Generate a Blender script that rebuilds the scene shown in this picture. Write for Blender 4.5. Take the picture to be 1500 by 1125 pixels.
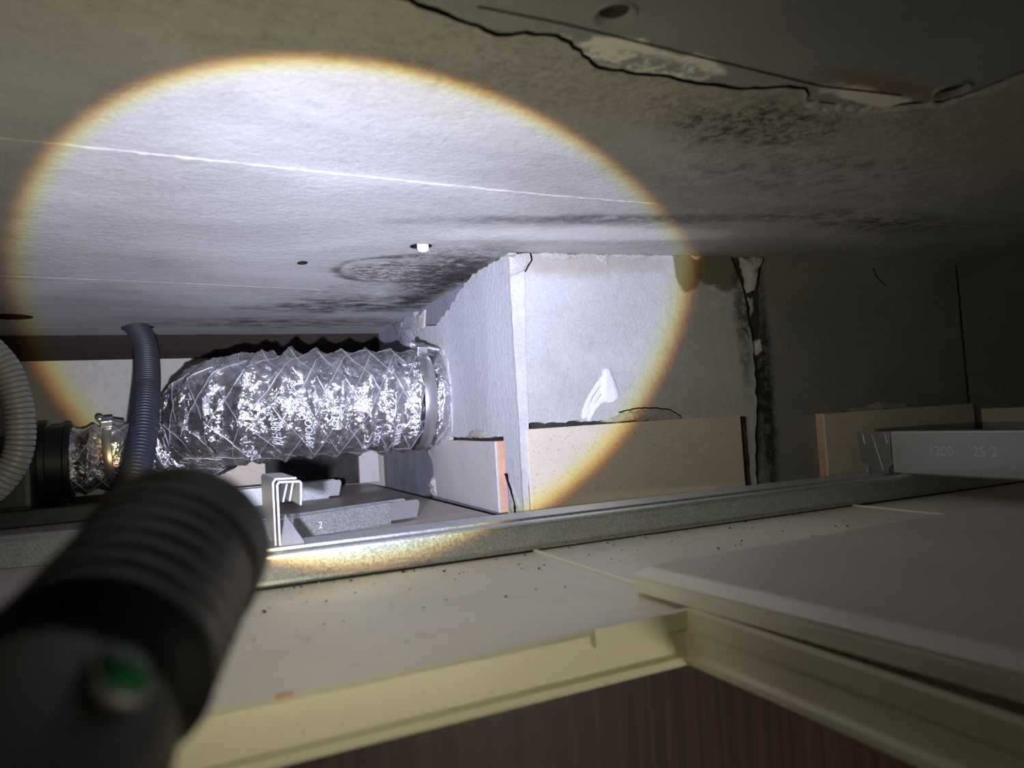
import bpy, bmesh, math, random
from mathutils import Vector, Matrix, noise, geometry
PI = math.pi
sc = bpy.context.scene
for o in list(bpy.data.objects):
    bpy.data.objects.remove(o)
COL = sc.collection

# ------------------------------------------------------------------ camera
H_CAM = 0.094
cam_d = bpy.data.cameras.new('camera')
cam_d.sensor_width = 36.0
cam_d.lens = 36.0 * 1047.0 / 1500.0
cam_d.clip_start = 0.004
cam_d.clip_end = 20
cam_d.dof.use_dof = True
cam_d.dof.focus_distance = 0.74
cam_d.dof.aperture_fstop = 10.0
cam = bpy.data.objects.new('camera', cam_d)
COL.objects.link(cam)
rot = Matrix(((0.90569529, 0.03610678, -0.42238885),
              (-0.41951841, -0.06701948, -0.9052694),
              (-0.06099465, 0.99709813, -0.04555177)))
cam.matrix_world = Matrix.Translation((0, 0, H_CAM)) @ rot.to_4x4()
sc.camera = cam

# ------------------------------------------------------------------ world, lights, exposure
world = bpy.data.worlds.new('world')
sc.world = world
world.use_nodes = True
world.node_tree.nodes['Background'].inputs[0].default_value = (0.9, 0.95, 1.0, 1)
world.node_tree.nodes['Background'].inputs[1].default_value = 0.004
sc.view_settings.view_transform = 'Standard'
sc.view_settings.look = 'None'
sc.view_settings.exposure = 0.0
sc.view_settings.gamma = 1.0
sc.view_settings.use_curve_mapping = False

TORCH_AXIS = Vector((0.2955, 0.9055, 0.3045)).normalized()
LAMP_POS = Vector((-0.0023, 0.1382, 0.0723))
TORCH_FACE = LAMP_POS + TORCH_AXIS * 0.0085

# the torch: one lamp whose output falls with the angle from its axis like a focused LED lens:
# a bright core, a sharp rim where blue ends before green and green before red, then weak spill
td = bpy.data.lights.new('torch_lamp', 'SPOT')
td.energy = 10.4
td.spot_size = math.radians(174)
td.spot_blend = 0.0
td.shadow_soft_size = 0.004
td.use_nodes = True
_t = td.node_tree; _n = _t.nodes; _l = _t.links
_em = next(n for n in _n if n.type == 'EMISSION')
_geo = _n.new('ShaderNodeNewGeometry')
_dot = _n.new('ShaderNodeVectorMath'); _dot.operation = 'DOT_PRODUCT'
_l.new(_geo.outputs['Incoming'], _dot.inputs[0]); _dot.inputs[1].default_value = TORCH_AXIS
_abs = _n.new('ShaderNodeMath'); _abs.operation = 'ABSOLUTE'; _l.new(_dot.outputs['Value'], _abs.inputs[0])
_ac = _n.new('ShaderNodeMath'); _ac.operation = 'ARCCOSINE'; _l.new(_abs.outputs[0], _ac.inputs[0])
_deg = _n.new('ShaderNodeMath'); _deg.operation = 'MULTIPLY'; _l.new(_ac.outputs[0], _deg.inputs[0]); _deg.inputs[1].default_value = 180 / PI
def _fall(a, b, lo, hi):
    m = _n.new('ShaderNodeMapRange'); m.interpolation_type = 'SMOOTHSTEP'
    _l.new(_deg.outputs[0], m.inputs['Value'])
    m.inputs['From Min'].default_value = a; m.inputs['From Max'].default_value = b
    m.inputs['To Min'].default_value = lo; m.inputs['To Max'].default_value = hi
    return m.outputs['Result']
def _op(op, a, b):
    m = _n.new('ShaderNodeMath'); m.operation = op
    for k, v in enumerate((a, b)):
        if hasattr(v, 'is_linked'): _l.new(v, m.inputs[k])
        else: m.inputs[k].default_value = v
    return m.outputs[0]
CORE = _fall(2, 27, 1.0, 0.50)
SPILL = _op('ADD', _fall(28, 55, 0.027, 0.0), _fall(40, 87, 0.031, 0.005))
_comb = _n.new('ShaderNodeCombineColor')
for k, (e0, e1, w, sp) in enumerate(((28.1, 29.75, 0.76, 1.0), (27.7, 29.5, 0.78, 0.94), (26.3, 29.3, 1.06, 0.70))):
    ch = _op('ADD', _op('MULTIPLY', _op('MULTIPLY', CORE, w), _fall(e0, e1, 1.0, 0.0)), _op('MULTIPLY', SPILL, sp))
    _l.new(ch, _comb.inputs[k])
_l.new(_comb.outputs[0], _em.inputs['Color'])
_lf = _n.new('ShaderNodeLightFalloff'); _lf.inputs['Strength'].default_value = 6.0
_l.new(_lf.outputs['Linear'], _em.inputs['Strength'])
torch_lamp = bpy.data.objects.new('torch_lamp', td)
COL.objects.link(torch_lamp)
torch_lamp.location = LAMP_POS
torch_lamp.rotation_euler = TORCH_AXIS.to_track_quat('-Z', 'Y').to_euler()

# unseen fill lamp added below the hatch to lift frame and door
bl = bpy.data.lights.new('hatch_fill_lamp', 'AREA')
bl.shape = 'DISK'; bl.size = 0.25; bl.energy = 1.9; bl.color = (1.0, 0.9, 0.75)
blo = bpy.data.objects.new('hatch_fill_lamp', bl)
COL.objects.link(blo)
blo.location = (0.45, -0.40, -0.32)
blo.rotation_euler = (Vector((0.2, 0.40, -0.30)) - blo.location).to_track_quat('-Z', 'Y').to_euler()

# ------------------------------------------------------------------ helpers: objects
def link(o, parent=None):
    COL.objects.link(o)
    if parent is not None:
        o.parent = parent
    return o

def obj(name, bm, mat, parent=None, origin=None, smooth=False, auto=None):
    """link a bmesh (world coordinates) as one mesh object; origin moves its pivot"""
    me = bpy.data.meshes.new(name)
    bmesh.ops.recalc_face_normals(bm, faces=bm.faces)
    bm.to_mesh(me); bm.free()
    o = bpy.data.objects.new(name, me)
    if parent is not None:
        off = parent.matrix_basis.translation.copy()
        p = parent.parent
        while p is not None:
            off += p.matrix_basis.translation
            p = p.parent
        me.transform(Matrix.Translation(-off))
    elif origin is not None:
        me.transform(Matrix.Translation(-Vector(origin)))
        o.location = origin
    if mat is not None:
        me.materials.append(mat)
    if smooth:
        for p in me.polygons:
            p.use_smooth = True
        if auto is not None:
            me.set_sharp_from_angle(angle=math.radians(auto))
    return link(o, parent)

def tag(o, label, cat=None, group=None):
    o['label'] = label
    if cat: o['category'] = cat
    if group: o['group'] = group
    return o

def thing(name, label, cat, loc, group=None):
    o = bpy.data.objects.new(name, None)
    o.empty_display_size = 0.01
    o.location = loc
    COL.objects.link(o)
    return tag(o, label, cat, group)

def struct(o):
    o['kind'] = 'structure'
    return o

def stuff(o):
    o['kind'] = 'stuff'
    return o

# ------------------------------------------------------------------ helpers: shapes
def box(bm, lo, hi, M=None):
    vs = []
    for x in (lo[0], hi[0]):
        for y in (lo[1], hi[1]):
            for z in (lo[2], hi[2]):
                v = Vector((x, y, z))
                vs.append(bm.verts.new(M @ v if M is not None else v))
    for f in ((0, 1, 3, 2), (4, 6, 7, 5), (0, 4, 5, 1), (2, 3, 7, 6), (0, 2, 6, 4), (1, 5, 7, 3)):
        bm.faces.new([vs[i] for i in f])
    return vs

def bevbox(lo, hi, b, M=None, seg=2):
    bm = bmesh.new()
    box(bm, lo, hi, M)
    bmesh.ops.bevel(bm, geom=list(bm.edges), offset=b, segments=seg, affect='EDGES', profile=0.6)
    return bm

def plate(bm, outline, holes, d0, d1, to3):
    """extruded flat polygon with holes; to3(u, v, depth) gives the world point"""
    loops = [outline] + list(holes)
    flat = [p for l in loops for p in l]
    tris = geometry.tessellate_polygon([[Vector((p[0], p[1], 0)) for p in l] for l in loops])
    a = [bm.verts.new(to3(p[0], p[1], d0)) for p in flat]
    b = [bm.verts.new(to3(p[0], p[1], d1)) for p in flat]
    for t in tris:
        try:
            bm.faces.new([a[i] for i in t]); bm.faces.new([b[i] for i in reversed(t)])
        except ValueError:
            pass
    k = 0
    for l in loops:
        n = len(l)
        for i in range(n):
            j = (i + 1) % n
            try:
                bm.faces.new([a[k + i], a[k + j], b[k + j], b[k + i]])
            except ValueError:
                pass
        k += n
    return bm

def rag(pts, amp, step, seed, closed=False):
    """a polyline broken up into a ragged one"""
    rnd = random.Random(seed)
    out = []
    m = len(pts) if closed else len(pts) - 1
    for i in range(m):
        p = Vector(pts[i]).to_2d(); q = Vector(pts[(i + 1) % len(pts)]).to_2d()
        d = q - p
        n = max(1, int(d.length / step))
        nrm = Vector((-d.y, d.x)).normalized() if d.length else Vector((0, 0))
        out.append(tuple(p))
        for k in range(1, n):
            c = p + d * (k / n) + nrm * rnd.uniform(-amp, amp)
            out.append((c.x, c.y))
    if not closed:
        out.append(tuple(pts[-1]))
    return out

def circle(cx, cy, r, n=24, ry=None):
    return [(cx + r * math.cos(2 * PI * i / n), cy + (ry or r) * math.sin(2 * PI * i / n)) for i in range(n)]

def frames(path):
    """tangent, normal, binormal along a list of Vectors (parallel transport)"""
    n = len(path)
    T = [(path[min(i + 1, n - 1)] - path[max(i - 1, 0)]).normalized() for i in range(n)]
    up = Vector((0, 0, 1))
    if abs(T[0].dot(up)) > 0.9: up = Vector((0, 1, 0))
    N = [(up - T[0] * up.dot(T[0])).normalized()]
    for i in range(1, n):
        v = N[-1] - T[i] * N[-1].dot(T[i])
        N.append(v.normalized())
    return T, N, [T[i].cross(N[i]) for i in range(n)]

def spline(pts, step):
    """Catmull-Rom through the points, resampled at equal steps"""
    P = [Vector(p) for p in pts]
    P = [P[0] * 2 - P[1]] + P + [P[-1] * 2 - P[-2]]
    dense = []
    for i in range(1, len(P) - 2):
        for k in range(60):
            t = k / 60
            a, b, c, d = P[i - 1], P[i], P[i + 1], P[i + 2]
            dense.append(0.5 * ((2 * b) + (c - a) * t + (2 * a - 5 * b + 4 * c - d) * t * t + (3 * b - a - 3 * c + d) * t ** 3))
    dense.append(P[-2])
    acc = [0.0]
    for i in range(1, len(dense)):
        acc.append(acc[-1] + (dense[i] - dense[i - 1]).length)
    L = acc[-1]; n = max(2, int(L / step)); out = []; k = 0
    for i in range(n + 1):
        s = L * i / n
        while k < len(acc) - 2 and acc[k + 1] < s: k += 1
        f = (s - acc[k]) / max(1e-9, acc[k + 1] - acc[k])
        out.append(dense[k].lerp(dense[k + 1], f))
    return out, L

def sweep(bm, path, radius, seg=12, cap=True):
    """tube; radius is a number or a function of (index, angle)"""
    T, N, B = frames(path)
    rings = []
    for i, p in enumerate(path):
        r_ = []
        for k in range(seg):
            a = 2 * PI * k / seg
            r = radius(i, a) if callable(radius) else radius
            r_.append(bm.verts.new(p + (N[i] * math.cos(a) + B[i] * math.sin(a)) * r))
        rings.append(r_)
    for i in range(len(rings) - 1):
        for k in range(seg):
            j = (k + 1) % seg
            bm.faces.new([rings[i][k], rings[i][j], rings[i + 1][j], rings[i + 1][k]])
    if cap:
        bm.faces.new(list(reversed(rings[0]))); bm.faces.new(rings[-1])
    return bm

def lathe(bm, prof, origin, axis, seg=64, closed=False, mod=None):
    """prof = [(t, r)] along axis from origin"""
    axis = Vector(axis).normalized(); origin = Vector(origin)
    up = Vector((0, 0, 1)) if abs(axis.z) < 0.9 else Vector((1, 0, 0))
    u = (up - axis * up.dot(axis)).normalized(); v = axis.cross(u)
    rings = []
    for i, (t, r) in enumerate(prof):
        if r < 1e-6:
            rings.append([bm.verts.new(origin + axis * t)])
        else:
            ring = []
            for k in range(seg):
                a = 2 * PI * k / seg
                rr = r + (mod(i, k) if mod else 0)
                ring.append(bm.verts.new(origin + axis * t + (u * math.cos(a) + v * math.sin(a)) * rr))
            rings.append(ring)
    m = len(rings) if closed else len(rings) - 1
    for i in range(m):
        A, Bn = rings[i], rings[(i + 1) % len(rings)]
        for k in range(seg):
            j = (k + 1) % seg
            if len(A) == 1 and len(Bn) == 1: continue
            if len(A) == 1: bm.faces.new([A[0], Bn[j], Bn[k]])
            elif len(Bn) == 1: bm.faces.new([A[k], A[j], Bn[0]])
            else: bm.faces.new([A[k], A[j], Bn[j], Bn[k]])
    return bm

def extrude_profile(bm, prof, p0, p1, side, up=Vector((0, 0, 1))):
    """closed profile [(s, z)] swept straight from p0 to p1; s runs along side"""
    a = [bm.verts.new(Vector(p0) + side * s + up * z) for s, z in prof]
    b = [bm.verts.new(Vector(p1) + side * s + up * z) for s, z in prof]
    n = len(prof)
    for i in range(n):
        j = (i + 1) % n
        bm.faces.new([a[i], a[j], b[j], b[i]])
    tris = geometry.tessellate_polygon([[Vector((s, z, 0)) for s, z in prof]])
    for t in tris:
        bm.faces.new([a[i] for i in t]); bm.faces.new([b[i] for i in reversed(t)])
    return bm

def sheet_profile(line, th):
    """thicken an open polyline into a closed sheet metal profile"""
    P = [Vector(p) for p in line]; n = len(P); off = []
    for i in range(n):
        d0 = (P[i] - P[i - 1]).normalized() if i else None
        d1 = (P[i + 1] - P[i]).normalized() if i < n - 1 else None
        n0 = Vector((-d0.y, d0.x)) if d0 else None
        n1 = Vector((-d1.y, d1.x)) if d1 else None
        if n0 is None: m = n1
        elif n1 is None: m = n0
        else:
            m = (n0 + n1); m = m / max(0.3, m.length_squared / 2)
        off.append(P[i] + m * th)
    return [tuple(p) for p in P] + [tuple(p) for p in reversed(off)]

def text_tris(s, size):
    """flat text as (verts, faces) centred on its box"""
    cu = bpy.data.curves.new('txt', 'FONT')
    cu.body = s; cu.size = size; cu.resolution_u = 3
    o = bpy.data.objects.new('txt', cu); COL.objects.link(o)
    dg = bpy.context.evaluated_depsgraph_get(); dg.update()
    me = bpy.data.meshes.new_from_object(o.evaluated_get(dg))
    vs = [v.co.copy() for v in me.vertices]; fs = [list(p.vertices) for p in me.polygons]
    bpy.data.objects.remove(o); bpy.data.curves.remove(cu); bpy.data.meshes.remove(me)
    cx = (min(v.x for v in vs) + max(v.x for v in vs)) / 2; cy = (min(v.y for v in vs) + max(v.y for v in vs)) / 2
    return [(v.x - cx, v.y - cy) for v in vs], fs

# ------------------------------------------------------------------ helpers: materials
class NT:
    def __init__(s, name):
        s.m = bpy.data.materials.new(name); s.m.use_nodes = True
        s.t = s.m.node_tree; s.n = s.t.nodes; s.l = s.t.links
        s.bsdf = s.n['Principled BSDF']
        s.pos = s.n.new('ShaderNodeNewGeometry').outputs['Position']
    def node(s, typ, **kw):
        n = s.n.new(typ)
        for k, v in kw.items(): setattr(n, k, v)
        return n
    def put(s, sock, val):
        if hasattr(val, 'is_linked'): s.l.new(val, sock)
        else:
            if isinstance(val, (tuple, list)) and len(val) == 3 and sock.type == 'RGBA': val = (*val, 1)
            sock.default_value = val
    def noise(s, scale, detail=4, rough=0.55, stretch=(1, 1, 1), dist=0.0, vec=None):
        mp = s.node('ShaderNodeMapping'); s.put(mp.inputs['Vector'], vec or s.pos); mp.inputs['Scale'].default_value = stretch
        n = s.node('ShaderNodeTexNoise'); s.l.new(mp.outputs[0], n.inputs['Vector'])
        n.inputs['Scale'].default_value = scale; n.inputs['Detail'].default_value = detail
        n.inputs['Roughness'].default_value = rough; n.inputs['Distortion'].default_value = dist
        return n.outputs['Fac']
    def voro(s, scale, feature='F1', stretch=(1, 1, 1)):
        mp = s.node('ShaderNodeMapping'); s.put(mp.inputs['Vector'], s.pos); mp.inputs['Scale'].default_value = stretch
        n = s.node('ShaderNodeTexVoronoi', feature=feature); s.l.new(mp.outputs[0], n.inputs['Vector'])
        n.inputs['Scale'].default_value = scale
        return n.outputs['Distance']
    def ramp(s, val, a, b, lo=0.0, hi=1.0):
        n = s.node('ShaderNodeMapRange', interpolation_type='SMOOTHSTEP')
        s.put(n.inputs['Value'], val)
        n.inputs['From Min'].default_value = a; n.inputs['From Max'].default_value = b
        n.inputs['To Min'].default_value = lo; n.inputs['To Max'].default_value = hi
        return n.outputs['Result']
    def math(s, op, a, b=0.0):
        n = s.node('ShaderNodeMath', operation=op); s.put(n.inputs[0], a); s.put(n.inputs[1], b)
        return n.outputs[0]
    def mix(s, fac, a, b):
        n = s.node('ShaderNodeMix', data_type='RGBA')
        s.put(n.inputs['Factor'], fac); s.put(n.inputs['A'] if False else n.inputs[6], a); s.put(n.inputs[7], b)
        return n.outputs[2]
    def blob(s, c, r, soft=0.3, warp=0.5, wscale=25, ang=0.0):
        """soft 3-D ellipsoid mask round c with half axes r (metres), outline warped by noise"""
        mp = s.node('ShaderNodeMapping', vector_type='TEXTURE'); s.put(mp.inputs['Vector'], s.pos)
        mp.inputs['Location'].default_value = c; mp.inputs['Scale'].default_value = r; mp.inputs['Rotation'].default_value = (0, 0, ang)
        ln = s.node('ShaderNodeVectorMath', operation='LENGTH'); s.l.new(mp.outputs[0], ln.inputs[0])
        w = s.math('MULTIPLY', s.math('SUBTRACT', s.noise(wscale, 4), 0.5), warp * 2)
        return s.ramp(s.math('ADD', ln.outputs['Value'], w), 1.0 - soft, 1.0 + soft, 1.0, 0.0)
    def bump(s, h, dist, strength=1.0, prev=None):
        n = s.node('ShaderNodeBump'); s.put(n.inputs['Height'], h)
        n.inputs['Distance'].default_value = dist; n.inputs['Strength'].default_value = strength
        if prev is not None: s.l.new(prev, n.inputs['Normal'])
        return n.outputs[0]
    def out(s, color, rough=0.8, metal=0.0, normal=None, spec=0.3):
        s.put(s.bsdf.inputs['Base Color'], color); s.put(s.bsdf.inputs['Roughness'], rough)
        s.put(s.bsdf.inputs['Metallic'], metal); s.put(s.bsdf.inputs['Specular IOR Level'], spec)
        if normal is not None: s.l.new(normal, s.bsdf.inputs['Normal'])
        return s.m

def concrete(name, c1, c2, scale=14, bumpd=0.0006, fine=500, spec=0.2, stains=(), stretch=(1, 1, 1), speck=0.0, rough=0.85):
    n = NT(name)
    big = n.ramp(n.noise(scale, 6, 0.6, stretch, 0.6), 0.3, 0.7)
    col = n.mix(big, c1, c2)
    f = n.noise(fine, 3, 0.7)
    col = n.mix(n.ramp(f, 0.35, 0.75, 0.0, 0.28), col, tuple(min(1, x * 1.35) for x in c2))
    med = n.noise(90, 5, 0.7)
    col = n.mix(n.ramp(med, 0.52, 0.75, 0.0, 0.35), col, tuple(x * 0.72 for x in c1))
    if speck:
        v = n.noise(900, 2, 0.5)
        col = n.mix(n.ramp(v, 0.66, 0.72, 0.0, speck), col, tuple(min(1, x * 1.6) for x in c2))
    for st in stains:
        col = st(n, col)
    nb = n.bump(n.noise(160, 5, 0.7), bumpd * 1.6)
    nb = n.bump(n.noise(fine * 1.4, 3, 0.6), bumpd * 0.5, prev=nb)
    return n.out(col, rough, 0, nb, spec)

def stain(c, r, color, amt, soft=0.35, warp=0.5, wscale=25, ang=0.0, tex=None, lo=0.4, hi=0.62, stretch=(1, 1, 1)):
    def f(n, col):
        m = n.blob(c, r, soft, warp, wscale, ang)
        if tex: m = n.math('MULTIPLY', m, n.ramp(n.noise(tex, 9, 0.78, stretch), lo, hi))
        return n.mix(n.math('MULTIPLY', m, amt), col, color)
    return f

def plain(name, color, rough=0.5, metal=0.0, spec=0.5, vary=0.0, bumpd=0.0, bs=300):
    n = NT(name); col = color
    if vary:
        col = n.mix(n.ramp(n.noise(40, 5, 0.65), 0.3, 0.7), tuple(x * (1 - vary) for x in color), tuple(min(1, x * (1 + vary)) for x in color))
    nb = n.bump(n.noise(bs, 4, 0.6), bumpd) if bumpd else None
    return n.out(col, rough, metal, nb, spec)

def galvanised(name, base=(0.55, 0.58, 0.58), rough=0.42, grain=700, c=0.25):
    n = NT(name)
    a = n.noise(grain, 3, 0.7); b = n.noise(30, 5, 0.65)
    col = n.mix(n.ramp(a, 0.3, 0.7), tuple(x * (1 - c) for x in base), tuple(min(1, x * (1 + c)) for x in base))
    col = n.mix(n.ramp(b, 0.55, 0.75, 0, c * 1.2), col, tuple(x * 0.55 for x in base))
    ro = n.ramp(a, 0.3, 0.7, rough - 0.3 * c, rough + 0.5 * c)
    return n.out(col, ro, 0.72, n.bump(a, 0.0003 * c), 0.5)

def glaze_mat(name, c):
    n = NT(name)
    f = n.noise(420, 2, 0.5)
    col = n.mix(n.ramp(n.noise(30, 4), 0.3, 0.7), tuple(x * 0.93 for x in c), c)
    col = n.mix(n.ramp(f, 0.62, 0.70, 0, 0.6), col, (0.34, 0.28, 0.2))
    return n.out(col, 0.55, 0, n.bump(n.noise(400, 3), 0.0002), 0.35)

ZC = 0.2476     # underside of the slab
M = {}
GR1, GR2 = (0.36, 0.355, 0.345), (0.50, 0.495, 0.48)
dk = (0.055, 0.05, 0.045)
M['slab'] = concrete('slab_concrete', GR1, GR2, 9, 0.0008, 520, speck=0.35, stretch=(0.7, 1.6, 1), stains=[
    stain((0.20, 0.24, ZC), (0.50, 0.085, 0.05), (0.42, 0.38, 0.28), 0.70, 0.5, 0.6, 14),
    stain((0.15, 0.26, ZC), (0.40, 0.05, 0.05), (0.15, 0.125, 0.09), 0.40, 0.5, 0.6, 20, tex=75, lo=0.45, hi=0.68),
    stain((0.25, 0.29, ZC), (0.45, 0.11, 0.05), (0.06, 0.05, 0.04), 0.8, 0.5, 0.5, 14, tex=420, lo=0.60, hi=0.66),
    stain((0.25, 0.28, ZC), (0.30, 0.06, 0.05), (0.56, 0.52, 0.42), 0.7, 0.5, 0.5, 14, tex=260, lo=0.56, hi=0.66),
    stain((0.24, 0.265, ZC), (0.12, 0.02, 0.05), (0.50, 0.45, 0.33), 0.8, 0.5, 0.7, 40, tex=80, lo=0.45, hi=0.62),
    stain((0.24, 0.275, ZC), (0.16, 0.035, 0.05), (0.17, 0.14, 0.11), 0.6, 0.5, 0.7, 30, tex=230, lo=0.44, hi=0.66),
    stain((0.295, 0.294, ZC), (0.05, 0.026, 0.05), dk, 1.0, 0.5, 0.8, 45, tex=200, lo=0.42, hi=0.60),
    stain((0.40, 0.345, ZC), (0.13, 0.045, 0.05), dk, 0.55, 0.6, 0.8, 25, tex=60, lo=0.45, hi=0.65),
    stain((0.56, 0.43, ZC), (0.14, 0.03, 0.05), dk, 0.8, 0.5, 0.8, 25, tex=50, lo=0.42, hi=0.62),
    stain((0.345, 0.52, ZC), (0.12, 0.022, 0.05), (0.80, 0.79, 0.77), 0.85, 0.5, 0.6, 20, ang=-0.2),
    stain((0.33, 0.475, ZC), (0.15, 0.012, 0.05), dk, 0.7, 0.7, 0.6, 25, ang=-0.25, tex=60, lo=0.30, hi=0.55),
    # water ring by the pier: pale disc with a dark speckled outline
    stain((0.212, 0.690, ZC), (0.072, 0.066, 0.05), (0.06, 0.055, 0.05), 0.95, 0.10, 0.25, 22, tex=120, lo=0.30, hi=0.55),
    stain((0.212, 0.690, ZC), (0.064, 0.058, 0.05), (0.55, 0.54, 0.53), 0.75, 0.10, 0.35, 26),
    stain((0.205, 0.700, ZC), (0.060, 0.048, 0.05), (0.055, 0.05, 0.045), 0.95, 0.4, 0.5, 30, tex=140, lo=0.44, hi=0.56, stretch=(0.7, 1.3, 1)),
    stain((0.262, 0.715, ZC), (0.040, 0.11, 0.05), (0.05, 0.045, 0.04), 1.0, 0.5, 0.6, 30, tex=110, lo=0.36, hi=0.54),
    stain((0.275, 0.80, ZC), (0.018, 0.14, 0.05), (0.02, 0.019, 0.018), 0.9, 0.6, 0.6, 40, tex=70, lo=0.32, hi=0.55),
    stain((0.25, 0.62, ZC), (0.06, 0.045, 0.05), (0.12, 0.10, 0.08), 0.75, 0.6, 0.6, 30, tex=120, lo=0.42, hi=0.62),
    stain((0.20, 0.82, ZC), (0.10, 0.06, 0.05), (0.10, 0.09, 0.08), 0.6, 0.6, 0.6, 20, tex=120, lo=0.42, hi=0.62, stretch=(0.6, 1.4, 1)),
    stain((0.22, 0.90, ZC), (0.12, 0.065, 0.05), (0.035, 0.035, 0.04), 0.92, 0.5, 0.6, 20, tex=45, lo=0.42, hi=0.58, stretch=(0.6, 1.4, 1), ang=-0.3),
    stain((0.27, 0.985, ZC), (0.09, 0.03, 0.05), (0.55, 0.55, 0.57), 0.7, 0.4, 0.5, 20),
    stain((0.16, 1.06, ZC), (0.16, 0.05, 0.05), (0.05, 0.05, 0.055), 0.8, 0.5, 0.6, 18, tex=40, lo=0.40, hi=0.58, stretch=(0.5, 1.4, 1)),
    stain((-0.02, 0.62, ZC), (0.10, 0.01, 0.05), (0.62, 0.62, 0.62), 0.25, 0.7, 0.9, 30, ang=0.25, tex=90, lo=0.45, hi=0.6),
])
M['soffit'] = concrete('smooth_soffit', (0.235, 0.235, 0.215), (0.29, 0.29, 0.265), 10, 0.00025, 500, stains=[
    stain((0.195, 0.2525, ZC), (0.044, 0.0115, 0.05), (0.80, 0.76, 0.62), 1.0, 0.15, 0.8, 60),
    stain((0.195, 0.256, ZC), (0.046, 0.0085, 0.05), (0.26, 0.26, 0.24), 0.9, 0.2, 1.0, 90, tex=90, lo=0.44, hi=0.52),
    stain((0.335, 0.2485, ZC), (0.032, 0.0075, 0.05), (0.82, 0.76, 0.62), 1.0, 0.25, 0.8, 70, ang=0.05),
    stain((0.325, 0.235, ZC), (0.04, 0.007, 0.05), (0.25, 0.12, 0.04), 0.5, 0.6, 0.5, 30),
])
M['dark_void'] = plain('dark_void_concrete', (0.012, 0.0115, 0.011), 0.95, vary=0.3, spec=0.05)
M['fin'] = concrete('joint_fin_concrete', (0.40, 0.375, 0.33), (0.50, 0.475, 0.43), 60, 0.0005, 700)
M['fin2'] = concrete('faint_joint_line', (0.40, 0.395, 0.385), (0.48, 0.475, 0.465), 60, 0.0003, 700)
def tan_st(c, r, ang=0.0): return stain(c, r, (0.16, 0.135, 0.085), 0.85, 0.10, 0.55, 34, ang)
def fw(s, z): return (0.2847 + s, 0.60 - 0.115 * s, z)
M['render'] = concrete('pier_render', (0.41, 0.418, 0.412), (0.51, 0.52, 0.512), 7, 0.0006, 420, stretch=(1, 1, 1.5), stains=[
    stain(fw(0.08, 0.243), (0.09, 0.06, 0.018), (0.36, 0.32, 0.27), 0.75, 0.35, 0.7, 35),
    tan_st(fw(0.19, 0.238), (0.016, 0.03, 0.030)),
    tan_st(fw(0.225, 0.240), (0.026, 0.04, 0.030)),
    stain(fw(0.2535, 0.20), (0.010, 0.05, 0.07), (0.04, 0.037, 0.032), 0.9, 0.6, 0.6, 50, tex=90, lo=0.32, hi=0.58),
    stain(fw(0.22, 0.205), (0.012, 0.03, 0.012), (0.7, 0.68, 0.6), 0.7, 0.4, 0.6, 60, tex=140, lo=0.5, hi=0.58),
    stain(fw(0.0, 0.11), (0.006, 0.03, 0.014), (0.12, 0.11, 0.10), 0.8, 0.4, 0.7, 60, tex=160, lo=0.45, hi=0.58),
    stain(fw(0.21, 0.13), (0.02, 0.04, 0.06), (0.55, 0.55, 0.52), 0.35, 0.5, 0.8, 20, tex=40, stretch=(2, 2, 0.4)),
])
M['render_left'] = concrete('pier_side_render', (0.46, 0.47, 0.49), (0.57, 0.58, 0.60), 8, 0.0008, 420, stretch=(1.5, 1.5, 0.5))
M['bead'] = concrete('corner_bead_render', (0.46, 0.465, 0.47), (0.57, 0.575, 0.58), 20, 0.0006, 420)
M['mortar'] = concrete('rough_mortar', (0.37, 0.345, 0.31), (0.50, 0.47, 0.43), 40, 0.0016, 420)
M['mortar_pale'] = concrete('pale_mortar', (0.44, 0.43, 0.42), (0.56, 0.55, 0.53), 40, 0.0012, 420)
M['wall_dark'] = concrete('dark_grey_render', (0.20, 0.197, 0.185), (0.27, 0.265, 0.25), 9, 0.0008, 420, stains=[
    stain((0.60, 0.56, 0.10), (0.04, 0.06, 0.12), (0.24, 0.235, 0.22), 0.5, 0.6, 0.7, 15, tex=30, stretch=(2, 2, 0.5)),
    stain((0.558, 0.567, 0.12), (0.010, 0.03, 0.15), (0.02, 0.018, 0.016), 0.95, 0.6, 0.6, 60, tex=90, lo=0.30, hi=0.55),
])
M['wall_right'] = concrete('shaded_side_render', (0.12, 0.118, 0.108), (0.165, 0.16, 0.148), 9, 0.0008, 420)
M['core'] = concrete('bare_concrete', (0.20, 0.20, 0.235), (0.29, 0.29, 0.33), 12, 0.001, 420, stretch=(2, 2, 0.5))
M['crackfill'] = concrete('sooty_crack_mortar', (0.03, 0.028, 0.026), (0.09, 0.08, 0.072), 60, 0.002, 400)
M['foam'] = concrete('pale_filler_foam', (0.42, 0.42, 0.40), (0.62, 0.62, 0.58), 50, 0.0012, 300)
M['caulk'] = plain('white_caulk', (0.80, 0.81, 0.84), 0.4, 0, 0.5, 0.05, 0.0003, 200)
M['board'] = concrete('pale_wall_board', (0.33, 0.31, 0.26), (0.40, 0.375, 0.315), 6, 0.0003, 300)
M['brown_wood'] = concrete('shadowed_brown_timber', (0.014, 0.010, 0.0085), (0.026, 0.018, 0.015), 20, 0.0004, 300, stretch=(0.2, 1, 3))  # brown timber, darkened so the duct's shadow runs into it
M['terracotta'] = concrete('terracotta_body', (0.58, 0.33, 0.22), (0.70, 0.43, 0.30), 60, 0.0007, 400)
M['glaze'] = glaze_mat('cream_glaze', (0.66, 0.585, 0.47))
M['glaze_left'] = glaze_mat('dusty_glaze', (0.58, 0.55, 0.54))
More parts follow.
